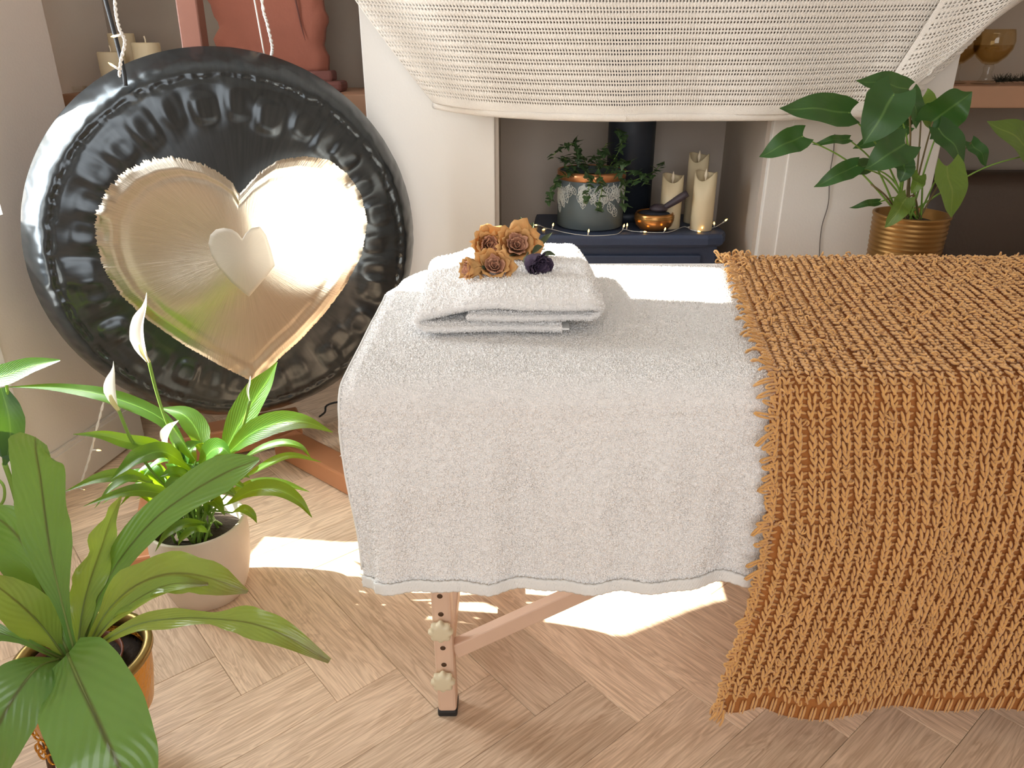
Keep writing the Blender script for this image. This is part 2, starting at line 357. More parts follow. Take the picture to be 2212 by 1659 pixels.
# ------------------------------------------------------------------ the room
struct(box('floor', (-2.0, -2.2, -0.08), (3.0, 3.0, -0.0085), 'oak_plank'), 'pale oak herringbone floor')
floor = bpy.data.objects['floor']
PW, NW = 0.14, 4
pm = boxm(PW * NW - 0.0007, PW - 0.0007, 0.008, 0.0008, 1, (0, 0, -0.004)); pm.materials.append(MATS['oak_plank'])
e1 = Vector((math.cos(math.radians(-50)), math.sin(math.radians(-50)), 0)); e2 = Vector((-e1.y, e1.x, 0))
org = Vector((0.05, 1.15, 0)) - (e1 - e2).normalized() * ((NW - 0.5) / math.sqrt(2) * PW)
for j in range(-24, 26):
    for k in range(-2, 3):
        for kind in (0, 1):
            if kind == 0: cx, cy, an = j + 2 * NW * k + NW / 2, j + 0.5, -50
            else: cx, cy, an = j + 2 * NW * k + NW + 0.5, j + 1 - NW / 2, 40
            p = org + e1 * (cx * PW) + e2 * (cy * PW)
            if not (-1.55 < p.x < 1.75 and 0.55 < p.y < 2.65): continue
            if p.x < -1.0 - 0.15 * (2.33 - p.y) - 0.0 and p.y > 2.1: continue
            o = link('plank', pm, None, floor); o.location = p - floor.location + Vector((0, 0, random.uniform(-0.0003, 0.0))); o.rotation_euler = (0, 0, math.radians(an))

def wx(Y): return -1.24 - 0.19 * (2.33 - Y)
def wall_piece(name, Ya, Yb, za, zb, mat='wall_paint', parent=None, th=0.22, off=0.0):
    a, b = wx(Ya) + off, wx(Yb) + off
    V = [(a, Ya, za), (b, Yb, za), (b - th, Yb, za), (a - th, Ya, za), (a, Ya, zb), (b, Yb, zb), (b - th, Yb, zb), (a - th, Ya, zb)]
    F = [(0, 1, 5, 4), (1, 2, 6, 5), (2, 3, 7, 6), (3, 0, 4, 7), (4, 5, 6, 7), (3, 2, 1, 0)]
    return obj(name, V, F, mat, parent, smooth=False)
WE = 2.27
Y0, Y1, ZB, ZT = 1.47, 1.84, 0.05, 2.33
YM = 1.97
wl = struct(bpy.data.objects.new('wall_left', None), 'beige painted side wall left of the gong'); C.objects.link(wl)
wall_piece('wall_section', YM, WE, -0.005, 2.6, parent=wl)
wall_piece('wall_section', Y1, YM, -0.005, 0.80, parent=wl)
wall_piece('wall_section', -2.2, Y0, -0.005, 2.6, parent=wl)
wall_piece('wall_section', Y0, YM, ZT, 2.6, parent=wl)
wall_piece('wall_section', Y0, Y1, -0.005, ZB, parent=wl)
box('wall_section', (-1.62, WE, -0.005), (-1.36, 2.86, 2.6), 'wall_paint', wl)
bl = struct(bpy.data.objects.new('baseboard_left', None), 'skirting board along the side wall'); C.objects.link(bl)
wall_piece('board', Y1 + 0.0, WE, 0.0, 0.12, 'wall_paint', bl, 0.016, 0.018)
wall_piece('bead', Y1 + 0.0, WE, 0.12, 0.132, 'wall_paint', bl, 0.010, 0.012)
# half-glazed garden door in the side wall and the narrow side light next to it
wd = struct(bpy.data.objects.new('door_1', None), 'white half-glazed garden door in the side wall'); C.objects.link(wd)
FW = 0.05
wall_piece('door_frame', Y1 - FW, Y1, ZB, 0.80, 'white_gloss', wd, 0.12, 0.012)
wall_piece('door_frame', Y0, Y0 + FW, ZB, ZT, 'white_gloss', wd, 0.12, 0.012)
wall_piece('lower_panel', Y0 + FW, Y1 - FW, ZB, 0.50, 'white_gloss', wd, 0.05, -0.02)
wall_piece('door_rail', Y0 + FW, Y1 - FW, 0.50, 0.54, 'white_gloss', wd, 0.12, 0.012)
wall_piece('door_frame', Y0 + FW, YM, ZT - 0.05, ZT, 'white_gloss', wd, 0.12, 0.012)
wall_piece('pane', Y0 + FW, Y1, 0.54, ZT - 0.05, 'pane_glass', wd, 0.006, -0.06)
wall_piece('pane', Y1, YM, 0.80, ZT - 0.05, 'pane_glass', wd, 0.006, -0.06)
# unseen drape added to cut the sun across the table top
cu = thing('sun_blocker', 'unseen cream drape added to block sun from the table top', 'sun_blocker')
nz_, nw_ = 40, 60; V = []
for i in range(nz_):
    z = 0.75 + (2.50 - 0.75) * i / (nz_ - 1); k = min(1, max(0, (z - 1.12) / 0.40)); k = k * k * (3 - 2 * k); yr = 1.44 + 0.245 * k
    for j in range(nw_):
        f = j / (nw_ - 1); yy = 1.22 + (yr - 1.22) * f; V.append((wx(yy) + 0.05 + 0.018 * math.sin(f * 40) * (1 - .4 * k), yy, z))
o = obj('blocker_cloth', V, grid_faces(nz_, nw_), 'crochet', cu); o.modifiers.new('t', 'SOLIDIFY').thickness = 0.003
tube('blocker_rod', [(wx(1.15) + 0.05, 1.15, 2.53), (wx(2.05) + 0.05, 2.05, 2.53)], 0.012, 'iron_leg', cu, 10)

BF, BL, BR, OL, OR, OT = 2.38, -0.43, 1.285, -0.052, 0.775, 1.27
wb = struct(bpy.data.objects.new('wall_back', None), 'white chimney breast and alcove walls at the back'); C.objects.link(wb)
box('alcove_wall', (-1.62, 2.83, -0.005), (BL + 0.02, 2.95, 2.6), 'alcove_taupe', wb)
box('alcove_wall', (BR - 0.02, 2.83, -0.005), (2.6, 2.95, 2.6), 'alcove_taupe', wb)
box('chimney_breast', (BL, BF, -0.005), (OL, 2.95, 2.6), 'breast_paint', wb, 0.004)
box('chimney_breast', (OR, BF, -0.005), (BR, 2.95, 2.6), 'breast_paint', wb, 0.004)
box('chimney_breast', (OL, BF, OT), (OR, 2.95, 2.6), 'breast_paint', wb)
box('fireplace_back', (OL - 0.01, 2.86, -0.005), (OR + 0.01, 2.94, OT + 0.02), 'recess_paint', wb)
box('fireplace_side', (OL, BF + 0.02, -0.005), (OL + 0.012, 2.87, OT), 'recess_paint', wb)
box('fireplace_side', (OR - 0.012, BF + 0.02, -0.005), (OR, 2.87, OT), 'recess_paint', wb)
box('facing_panel', (PY(1693, 400, BF).x, BF - 0.006, 0.0), (BR - 0.004, BF + 0.002, 1.30), 'breast_paint', wb, 0.003)
struct(box('wall_right', (2.5, -2.2, -0.005), (2.62, 2.95, 2.6), 'wall_paint'), 'painted wall on the far side of the room')
cl_ = [(wx(-2.2) - 0.2, -2.2), (2.62, -2.2), (2.62, 2.95), (-1.60, 2.95), (-1.60, WE), (wx(WE) - 0.2, WE)]
struct(obj('ceiling', [(x, y, 2.6) for x, y in cl_] + [(x, y, 2.64) for x, y in cl_], [(0, 1, 2, 3, 4, 5), (11, 10, 9, 8, 7, 6)] + [(i, 6 + i, 6 + (i + 1) % 6, (i + 1) % 6) for i in range(6)], 'ceiling_paint', smooth=False), 'white ceiling')
wf_ = struct(bpy.data.objects.new('wall_front', None), 'painted wall behind the viewer with a wide window opening added for fill light'); C.objects.link(wf_)
box('wall_section', (-2.2, -2.2, -0.005), (-1.2, -2.0, 2.6), 'wall_paint', wf_); box('wall_section', (0.95, -2.2, -0.005), (2.62, -2.0, 2.6), 'wall_paint', wf_)
box('wall_section', (-1.2, -2.2, -0.005), (0.95, -2.0, 0.65), 'wall_paint', wf_); box('wall_section', (-1.2, -2.2, 2.5), (0.95, -2.0, 2.6), 'wall_paint', wf_)

# shelves in the alcoves
shelf_l = box('alcove_shelf', (-1.36, 2.45, 0.998), (BL, 2.83, 1.062), 'shelf_wood', None, 0.004)
tag(shelf_l, 'chunky oak alcove shelf behind the gong', 'shelf')
shelf_r = box('alcove_shelf', (BR, 2.45, 1.022), (2.5, 2.83, 1.085), 'shelf_wood', None, 0.004)
tag(shelf_r, 'chunky oak alcove shelf holding the amber goblets', 'shelf')
SHL, SHR = 1.062, 1.085


# ------------------------------------------------------------------ massage table
TX0, TX1, TN, TF, TZ = -0.245, 1.62, 1.075, 1.80, 0.715
mt = thing('massage_table', 'folding wooden massage table under white towel and mustard throw', 'table')
def rounded_outline(x0, x1, y0, y1, r_near, r_far, inset=0.0, n=10):
    pts = []
    x0 += inset; x1 -= inset; y0 += inset; y1 -= inset
    for cx, cy, a0, r in ((x0 + r_near, y0 + r_near, PI, r_near), (x1 - r_near, y0 + r_near, 1.5 * PI, r_near), (x1 - r_far, y1 - r_far, 0, r_far), (x0 + r_far, y1 - r_far, 0.5 * PI, r_far)):
        for k in range(n + 1): a = a0 + 0.5 * PI * k / n; pts.append((cx + r * math.cos(a), cy + r * math.sin(a)))
    return pts
def slab(name, rings, mat, parent):
    V, F = [], []; m = len(rings[0][0])
    for o, z in rings: V += [(x, y, z) for x, y in o]
    for i in range(len(rings) - 1): F += [(i * m + k, i * m + (k + 1) % m, (i + 1) * m + (k + 1) % m, (i + 1) * m + k) for k in range(m)]
    F.append(tuple(range(m))[::-1]); F.append(tuple((len(rings) - 1) * m + k for k in range(m)))
    return obj(name, V, F, mat, parent)
ro = lambda ins: rounded_outline(TX0, TX1, TN, TF, 0.07, 0.20, ins)
slab('padded_top', [(ro(0.02), 0.628), (ro(0.004), 0.635), (ro(0.0), 0.655), (ro(0.0), 0.685), (ro(0.006), 0.703), (ro(0.02), 0.7135), (ro(0.05), TZ)], 'vinyl', mt)
slab('frame', [(ro(0.05), 0.56), (ro(0.05), 0.628)], 'leg_wood', mt)
def table_leg(X, Yf, sgn, knobs):
    lw, ld = 0.036, 0.044
    a = Vector((X + lw / 2, Yf + ld / 2, 0.012)); b = Vector((X + lw / 2 - 0.006, Yf + ld / 2, 0.57))
    lg = oriented_box('leg', a, b, ld, lw, 'leg_wood', mt, up=(1, 0, 0), bevel=0.006)
    under(box('foot_cap', (X - 0.001, Yf - 0.001, 0.0), (X + lw + 0.001, Yf + ld + 0.001, 0.016), 'black_rubber', mt, 0.004), lg)
    if not knobs: return
    for py in (1251, 1288, 1327, 1400, 1436):
        z = PY(950, py, Yf).z; cx = X + lw / 2 - 0.006 * z / 0.57
        under(lathe('peg_hole', [(0.0045, 0.0), (0.0052, 0.0006), (0.0048, 0.001), (0.0, 0.0009)], 'iron_leg', mt, 14, (cx - 0.001, Yf + 0.0003, z), (PI / 2, 0, 0)), lg)
    for py in (1370, 1478):
        z = PY(950, py, Yf - 0.02).z
        V, F = [], []; seg = 72
        prof = [(0.008, 0.0), (0.008, 0.006), (0.019, 0.007), (0.021, 0.010), (0.021, 0.017), (0.018, 0.021), (0.012, 0.0225), (0.0, 0.0225)]
        for r, zz in prof:
            for k in range(seg):
                an = 2 * PI * k / seg; rr = r * (1 + (0.10 * math.cos(8 * an) if r > 0.015 else 0)); V.append((rr * math.cos(an), rr * math.sin(an), zz))
        for i in range(len(prof) - 1):
            for k in range(seg): F.append((i * seg + k, i * seg + (k + 1) % seg, (i + 1) * seg + (k + 1) % seg, (i + 1) * seg + k))
        under(obj('knob', V, F, 'cream_plastic', mt, loc=(X + lw / 2 - 0.004, Yf, z), rot=(PI / 2, 0, 0)), lg)
LGX = PY(965, 1500, 1.10).x - 0.018
table_leg(LGX, 1.098, 1, True); table_leg(LGX, 1.74, 1, False); table_leg(1.45, 1.098, -1, False); table_leg(1.45, 1.74, -1, False)
ba = PY(980, 1402, 1.125); bb = PY(1345, 1238, 1.19); bd = (bb - ba)
oriented_box('brace', ba, bb + bd * 0.04, 0.022, 0.034, 'leg_wood', mt, bevel=0.003)
oriented_box('brace', bb - bd * 0.10 + Vector((0, 0.024, 0)), ba + bd * 3.05 + Vector((0, 0.024, 0)), 0.02, 0.03, 'leg_wood', mt, bevel=0.003)
box('hinge', (bb.x - 0.02, bb.y - 0.002, bb.z + 0.012), (bb.x + 0.004, bb.y + 0.03, bb.z + 0.034), 'black_rubber', mt, 0.002)
for f in (0.965,):
    lathe('screw', [(0.004, 0), (0.004, 0.0015), (0.0, 0.002)], 'brass_dark', mt, 12, ba + bd * f + Vector((0, -0.0115, -0.004)), (PI / 2, 0, 0))
oriented_box('stretcher', (LGX + 0.018, 1.145, 0.10), (LGX + 0.018, 1.74, 0.10), 0.02, 0.04, 'leg_wood', mt)

# ------------------------------------------------------------------ terry pile: thousands of tiny bent tufts standing on a surface grid
def pile(name, G, count, length, rad, mat, parent, drop=0.0):
    nu, nv = G.shape[:2]
    du = np.gradient(G, axis=0); dv = np.gradient(G, axis=1); nr = np.cross(du, dv); ar = np.linalg.norm(nr, axis=2); nr /= ar[..., None] + 1e-12
    cell = ar[:-1, :-1].ravel(); idx = rng.choice(len(cell), count, p=cell / cell.sum()); i, j = idx // (nv - 1), idx % (nv - 1)
    a, b = rng.random(count)[:, None], rng.random(count)[:, None]
    def bil(A): return A[i, j] * (1 - a) * (1 - b) + A[i + 1, j] * a * (1 - b) + A[i, j + 1] * (1 - a) * b + A[i + 1, j + 1] * a * b
    p, n = bil(G), bil(nr); n /= np.linalg.norm(n, axis=1)[:, None] + 1e-12
    rv = rng.normal(size=(count, 3)); t1 = np.cross(n, rv); t1 /= np.linalg.norm(t1, axis=1)[:, None] + 1e-12; t2 = np.cross(n, t1)
    ln = (length * (0.55 + 0.9 * rng.random(count)))[:, None]; r = (rad * (0.7 + 0.6 * rng.random(count)))[:, None]
    lean = t1 * ln * (0.5 + 0.9 * rng.random(count)[:, None]); lean[:, 2] -= drop * ln[:, 0]
    q = p - n * 0.0006; mid = p + n * ln * 0.6 + lean * 0.35; tip = p + n * ln * 0.85 + lean
    V = np.stack([q + t1 * r, q - t1 * r * 0.5 + t2 * r * 0.87, q - t1 * r * 0.5 - t2 * r * 0.87,
                  mid + t1 * r * 1.05, mid - t1 * r * 0.5 + t2 * r * 0.9, mid - t1 * r * 0.5 - t2 * r * 0.9, tip], 1).reshape(-1, 3)
    base = (np.arange(count) * 7)[:, None]
    T = np.array([[0, 1, 4], [0, 4, 3], [1, 2, 5], [1, 5, 4], [2, 0, 3], [2, 3, 5], [3, 4, 6], [4, 5, 6], [5, 3, 6]])
    F = (base[:, :, None] + T[None]).reshape(-1, 3)
    o = fastmesh(name, V, F, mat, parent, smooth=True); o['kind'] = 'stuff'; return o

# the big bath towel over the table
towel = thing('bath_towel', 'large white terry towel draped over the massage table, woven hem at its foot', 'towel')
def towel_profile(s, x):
    """s in metres from the far hem; returns (Y, Z) for the towel at table position x"""
    rf, rn = 0.030, 0.045
    zt = TZ + 0.0075; hang_f = 0.22
    # far corner of the table is rounded: the far edge swings in near the left end
    yf = TF - 0.002
    if x < TX0 + 0.20: yf = TF - 0.20 + math.sqrt(max(0.0, 0.2 ** 2 - (TX0 + 0.20 - x) ** 2)) if x > TX0 else TF - 0.20
    yn = TN - 0.008
    flat = (yf - rf) - (yn + rn)
    segs = [hang_f - rf, rf * PI / 2, flat, rn * PI / 2]
    if s < segs[0]: return yf + 0.006, zt - rf - (segs[0] - s)
    s -= segs[0]
    if s < segs[1]: a = s / rf; return yf + 0.006 - rf + rf * math.cos(a), zt - rf + rf * math.sin(a)
    s -= segs[1]
    if s < segs[2]: return yf - rf + 0.006 * (1 - s / flat) - s, zt
    s -= segs[2]
    if s < segs[3]: a = s / rn; return yn + rn - rn * math.sin(a), zt - rn + rn * math.cos(a)
    s -= segs[3]; return yn, zt - rn - s
NU, NV = 190, 260
xs = np.linspace(-0.268, 0.60, NU); GT = np.zeros((NU, NV, 3))
for i, x in enumerate(xs):
    xe = max(x, TX0 + 0.0)
    yf = TF if x > TX0 + 0.2 else TF - 0.2 + math.sqrt(max(0, 0.04 - (TX0 + 0.2 - max(x, TX0)) ** 2))
    tot = 0.22 - 0.03 + 0.03 * PI / 2 + (yf - 0.002 - 0.03 - (TN - 0.008 + 0.045)) + 0.045 * PI / 2 + 0.318 + 0.006 * math.sin(x * 14 + 0.8) - 0.010 * (x + 0.26)
    over = max(0.0, TX0 - x)
    for j in range(NV):
        s = tot * j / (NV - 1); y, z = towel_profile(s, xe)
        d = max(0.0, TZ - 0.045 - z) if y < 1.3 else 0.0
        k = min(1, d / 0.12) * min(1.0, max(0.25, (0.50 - x) / 0.12))
        yo = k * (0.009 * math.sin(x * 17 + 0.5 + 2.2 * d) + 0.007 * math.sin(x * 39 + 1.2 - 3.0 * d) + 0.004 * math.sin(x * 71 + 4 * d) + 0.010 * noise.noise(Vector((x * 9, z * 7, 2)))) - 0.012 * k
        top = 1.0 if (z > TZ and 1.1 < y < 1.78) else 0.0
        zo = top * (0.0025 * noise.noise(Vector((x * 7, y * 7, 0))) + 0.0012 * noise.noise(Vector((x * 22, y * 22, 3))))
        if over > 0: zo -= over * 0.55 * (1 if z > 0.6 else 0)
        GT[i, j] = (x + 0.003 * math.sin(z * 18) * (1 if d > 0 else 0) + (0.012 * d / 0.34 if i < 8 else 0), y + yo, z + zo)
o = fastmesh('towel_cloth', GT.reshape(-1, 3), grid_faces(NU, NV), 'terry', towel, True)
md = o.modifiers.new('thick', 'SOLIDIFY'); md.thickness = 0.005; md.offset = 1
GT_out = GT[:, ::-1] if np.cross(GT[1, 150] - GT[0, 150], GT[0, 151] - GT[0, 150])[2] < 0 else GT
vis = GT[:170, 50:, :]
vis = vis[:, ::-1] if np.cross(vis[5, 60] - vis[4, 60], vis[4, 61] - vis[4, 60])[2] < 0 else vis
pile('terry_pile', vis, 150000, 0.0029, 0.0014, 'terry_pile', towel, 0.15)
# woven hem with diagonal ribs
NH, MH = 900, 9; V = []
for i in range(NH):
    u = i / (NH - 1); f = u * (NU - 1); i0 = min(int(f), NU - 2); f -= i0; e = Vector(GT[i0, -1]) * (1 - f) + Vector(GT[i0 + 1, -1]) * f
    for j in range(MH):
        v = j / (MH - 1); rib = 0.0013 * abs(math.sin((u * 0.868 / 0.0052 + v * 2.2) * PI)) * math.sin(v * PI) ** 0.4
        V.append((e.x, e.y - 0.004 - rib, e.z + 0.004 - 0.021 * v + 0.0006 * math.sin(u * 400)))
hem = fastmesh('woven_hem', V, grid_faces(NH, MH), 'hem_weave', towel, True); hem.modifiers.new('t', 'SOLIDIFY').thickness = 0.004
side_pts = [Vector(GT[0, j]) + Vector((-0.001, -0.001, 0.002)) for j in range(60, NV, 4)]
tube('side_seam', side_pts, 0.0022, 'hem_weave', towel, 6)

# ------------------------------------------------------------------ folded towel with its layers
ft = thing('folded_towel', 'white terry towel folded in three beneath the dried roses', 'towel')
ZB0 = TZ + 0.012
def fold_path():
    P = []
    zb, zm, zt = 0.012, 0.034, 0.060; x0, x1 = -0.150, 0.158
    P += [(x, zb) for x in np.linspace(0.088, x0 + 0.03, 12)]
    c, r = (zb + zt) / 2 - 0.003, (zt - zb) / 2
    ztl = zt - 0.022; c, r = (zb + ztl) / 2, (ztl - zb) / 2
    P += [(x0 + 0.018 - (0.036) * math.sin(a), c - r * math.cos(a)) for a in np.linspace(0.3, PI - 0.3, 9)]
    sm = lambda q: q * q * (3 - 2 * q)
    P += [(x, ztl + 0.003 + (zt - ztl - 0.003) * sm(min(1, max(0, (x - x0 - 0.02) / 0.085))) + 0.003 * math.sin((x - x0) / 0.30 * PI)) for x in np.linspace(x0 + 0.03, x1 - 0.035, 16)]
    c2, r2 = (zt + zm) / 2, (zt - zm) / 2 + 0.003
    P += [(x1 - 0.03 + 0.026 * math.sin(a), c2 + r2 * math.cos(a)) for a in np.linspace(0.3, PI - 0.3, 9)]
    P += [(x, zm) for x in np.linspace(x1 - 0.04, -0.078, 12)]
    return P
FP = [Vector((x, 0, z)) for x, z in fold_path()]; FP = catmull(FP, 90)
def fold_surface(side, y0=1.275, y1=1.66, ny=46, th=0.0092):
    n = len(FP); G = np.zeros((n, ny, 3))
    for i, p in enumerate(FP):
        t = (FP[min(i + 1, n - 1)] - FP[max(i - 1, 0)]).normalized(); nr = Vector((t.z, 0, -t.x)) * side
        for j in range(ny):
            v = j / (ny - 1); endr = min(1, min(v, 1 - v) / 0.035); tt = th * (0.35 + 0.65 * math.sqrt(max(0, 1 - (1 - endr) ** 2)))
            topk = max(0, (p.z - 0.045) / 0.02); skew = 0.010 * v - 0.02 * v * v
            yy = y0 + (y1 - y0) * v + (0.014 if p.z < 0.025 else 0) * (1 - v) * 0 + 0.005 * math.sin(i * 0.21) * (1 - v) - 0.012 * topk * (1 - v)
            sag = 0.010 * topk * (math.sin(PI * v) ** 0.6) + topk * 0.003 * noise.noise(Vector((p.x * 16, v * 6, 1)))
            droop = -0.006 * topk * (1 - min(1, v / 0.18)) ** 2
            G[i, j] = (p.x * (1 - 0.03 * v) + nr.x * tt + skew, yy, ZB0 + p.z + nr.z * tt + sag + droop)
    return G
Go, Gi = fold_surface(1), fold_surface(-1)
n, ny = Go.shape[:2]; V = np.concatenate([Go.reshape(-1, 3), Gi.reshape(-1, 3)]); gf = grid_faces(n, ny); off = n * ny
F = [tuple(q) for q in gf] + [tuple(q[::-1] + off) for q in gf]
for i in range(n - 1):
    F.append((i * ny, off + i * ny, off + (i + 1) * ny, (i + 1) * ny)); k = ny - 1; F.append((i * ny + k, (i + 1) * ny + k, off + (i + 1) * ny + k, off + i * ny + k))
for i in (0, n - 1):
    for j in range(ny - 1): F.append((i * ny + j, i * ny + j + 1, off + i * ny + j + 1, off + i * ny + j))
obj('towel_body', V, F, 'terry', ft)
def outward(G, c):
    a = np.cross(G[5, 5] - G[4, 5], G[4, 6] - G[4, 5]); return G if np.dot(a, G[4, 5] - c) > 0 else G[:, ::-1]
def flip_if(G, H):   # normals of G should point away from H
    nr = np.cross(G[21, 10] - G[20, 10], G[20, 11] - G[20, 10]); return G if np.dot(nr, G[20, 10] - H[20, 10]) > 0 else G[:, ::-1]
pile('terry_pile', flip_if(Go, Gi), 46000, 0.0031, 0.0014, 'terry_pile', ft)
pile('terry_pile', flip_if(Gi, Go), 22000, 0.0028, 0.0014, 'terry_pile', ft)
front = np.stack([Go[:, 0], (Go[:, 0] + Gi[:, 0]) / 2 + np.array([0, -0.002, 0]), Gi[:, 0]], 1); nrm_ = np.cross(front[21, 1] - front[20, 1], front[20, 2] - front[20, 1])
pile('terry_pile', front if nrm_[1] < 0 else front[:, ::-1], 13000, 0.0032, 0.0014, 'terry_pile', ft)
# flat woven selvedge that shows at the two cut ends
for idx, nmz in ((0, 'a'), (n - 1, 'b')):
    a0, b0 = Vector(Go[idx, 0]), Vector(Gi[idx, 0]); sx = 0.014 if idx == 0 else -0.004
    lo = Vector((min(a0.x, a0.x + sx), a0.y - 0.001, min(a0.z, b0.z) + 0.003)); hi = Vector((max(a0.x, a0.x + sx), a0.y + 0.30, max(a0.z, b0.z) - 0.003))
    box('selvedge', lo, hi, 'hem_weave', ft, 0.002)

# ------------------------------------------------------------------ dried roses
def rose(center, face, R, label, mats=('rose_petal', 'rose_heart'), open_=1.0, group='dried roses on the folded towel', seed=1, closed=False):
    rs = random.Random(seed); t = thing('dried_rose', label, 'rose', center, group)
    t.rotation_euler = Vector(face).to_track_quat('Z', 'Y').to_euler()
    def petal(name, th, half, r0, r1, h0, h1, curl, mat, nn=9, mm=9, crk=0.06):
        V = []; sd = rs.uniform(0, 50)
        for i in range(nn):
            v = i / (nn - 1)
            for j in range(mm):
                u = -1 + 2 * j / (mm - 1); edge = max(0, v - 0.7) / 0.3
                rr = r0 + (r1 - r0) * (math.sin(v * PI / 2) ** 0.8) + curl * edge ** 2 * R * 0.28
                wd = half * (0.55 + 0.45 * math.sin(min(1, v * 1.25) * PI / 2)) * (1 - 0.25 * edge ** 2)
                zz = h0 + (h1 - h0) * v - curl * edge ** 2.2 * R * 0.18 - 0.12 * R * (u * u) * v
                a = th + wd * u; nz = 1.6 * crk * R * noise.noise(Vector((u * 2 + sd, v * 3, sd))) * (0.3 + v)
                V.append(((rr + nz) * math.cos(a), (rr + nz) * math.sin(a), zz + nz * 0.6))
        o = obj(name, V, grid_faces(nn, mm), mat, t); o.modifiers.new('t', 'SOLIDIFY').thickness = 0.0006; return o
    # outer petals
    for k in range(5): petal('petal', k * 1.257 + rs.uniform(-.25, .25), 0.85, R * 0.28, R * (0.92 if not closed else 0.55) * rs.uniform(.9, 1.1), -R * 0.75, R * rs.uniform(0.28, 0.5), 0.9 * open_ * rs.uniform(.5, 1.3), mats[0], crk=0.16)
    for k in range(4): petal('petal', k * 1.57 + 0.6 + rs.uniform(-.3, .3), 0.95, R * 0.22, R * (0.66 if not closed else 0.42), -R * 0.6, R * rs.uniform(.42, .55), 0.5 * open_, mats[0], crk=0.12)
    for k in range(4): petal('petal', k * 1.57 + rs.uniform(-.3, .3), 1.05, R * 0.14, R * 0.44, -R * 0.5, R * rs.uniform(.38, .5), 0.25, mats[1], crk=0.10)
    for k in range(3): petal('petal', k * 2.1 + rs.uniform(-.3, .3), 1.25, R * 0.08, R * 0.27, -R * 0.4, R * rs.uniform(.34, .44), 0.15, mats[1], crk=0.08)
    for k in range(2): petal('petal', k * 3.1 + rs.uniform(-.3, .3), 1.7, R * 0.04, R * 0.13, -R * 0.3, R * 0.38, 0.05, mats[1], crk=0.05)
    lathe('calyx', [(0.003, -R * 1.15), (R * 0.2, -R * 0.98), (R * 0.30, -R * 0.8), (R * 0.26, -R * 0.6)], 'rose_leaf', t, 14)
    return t
TOP = TZ + 0.012 + 0.075
def rose_pt(x, y, dz): return PZ(x, y, TOP + dz)
r1 = rose(rose_pt(1068, 575, 0.020), (0.05, -0.75, 0.55), 0.034, 'open dried yellow rose at the front of the bunch, facing the table edge', seed=3)
r2 = rose(rose_pt(1116, 530, 0.032), (0.12, -0.85, 0.45), 0.040, 'largest dried rose, highest in the bunch, with a tall back petal', seed=5)
r3 = rose(rose_pt(1056, 530, 0.026), (0.25, -0.9, 0.35), 0.034, 'dried rose at the back of the bunch, nearest the gong', seed=9)
r4 = rose(rose_pt(1014, 580, 0.020), (-0.8, -0.5, 0.12), 0.030, 'closed dried rosebud lying on its side, pointing toward the gong', seed=14, open_=0.3, closed=True)
r5 = rose(rose_pt(1160, 572, 0.020), (0.45, -0.7, -0.05), 0.037, 'dark purple dried rose lying under the yellow roses', ('rose_dark', 'rose_dark'), seed=21, open_=0.3, closed=True)
tip = rose_pt(1165, 545, 0.012)
for rr, dx in ((r1, 0), (r2, .006), (r3, -.006), (r4, .012), (r5, -0.01)):
    c = Vector(rr.location); q = rr.rotation_euler.to_matrix(); R_ = {r1: .034, r2: .040, r3: .034, r4: .030, r5: .037}[rr]
    a = c - q @ Vector((0, 0, R_ * 1.1)); b = Vector((tip.x + dx, tip.y + 0.03 + dx, TOP + 0.008)); mid = (a + b) / 2 + Vector((0, 0.02, 0.004))
    pts = [q.transposed() @ (p - c) for p in catmull([a, mid, b], 10)]
    tube('stem', pts, 0.0016, 'rose_leaf', rr, 6)
for k, (x, y, dx, dy, dz) in enumerate(((1150, 548, .02, .01, .012), (1160, 540, .03, .02, .03), (1140, 515, .012, .02, .03), (1166, 556, .03, -.005, .006), (1128, 500, -.004, .01, .03), (1050, 515, -.01, .01, .012))):
    a = rose_pt(x, y, 0.022); q = r2.rotation_euler.to_matrix().transposed(); c = Vector(r2.location)
    pts = [q @ (Vector(p) - c) for p in (a, a + Vector((dx, dy, dz)) * 0.5 + Vector((0, 0, .004)), a + Vector((dx, dy, dz)))]
    blade('leaf', pts, [0.001, 0.006, 0.005, 0.0006], q @ Vector((0.2, -0.7, 0.6)), 'rose_leaf', r2, n=8, m=5, cup=0.6, wave=0.3, wf=1)

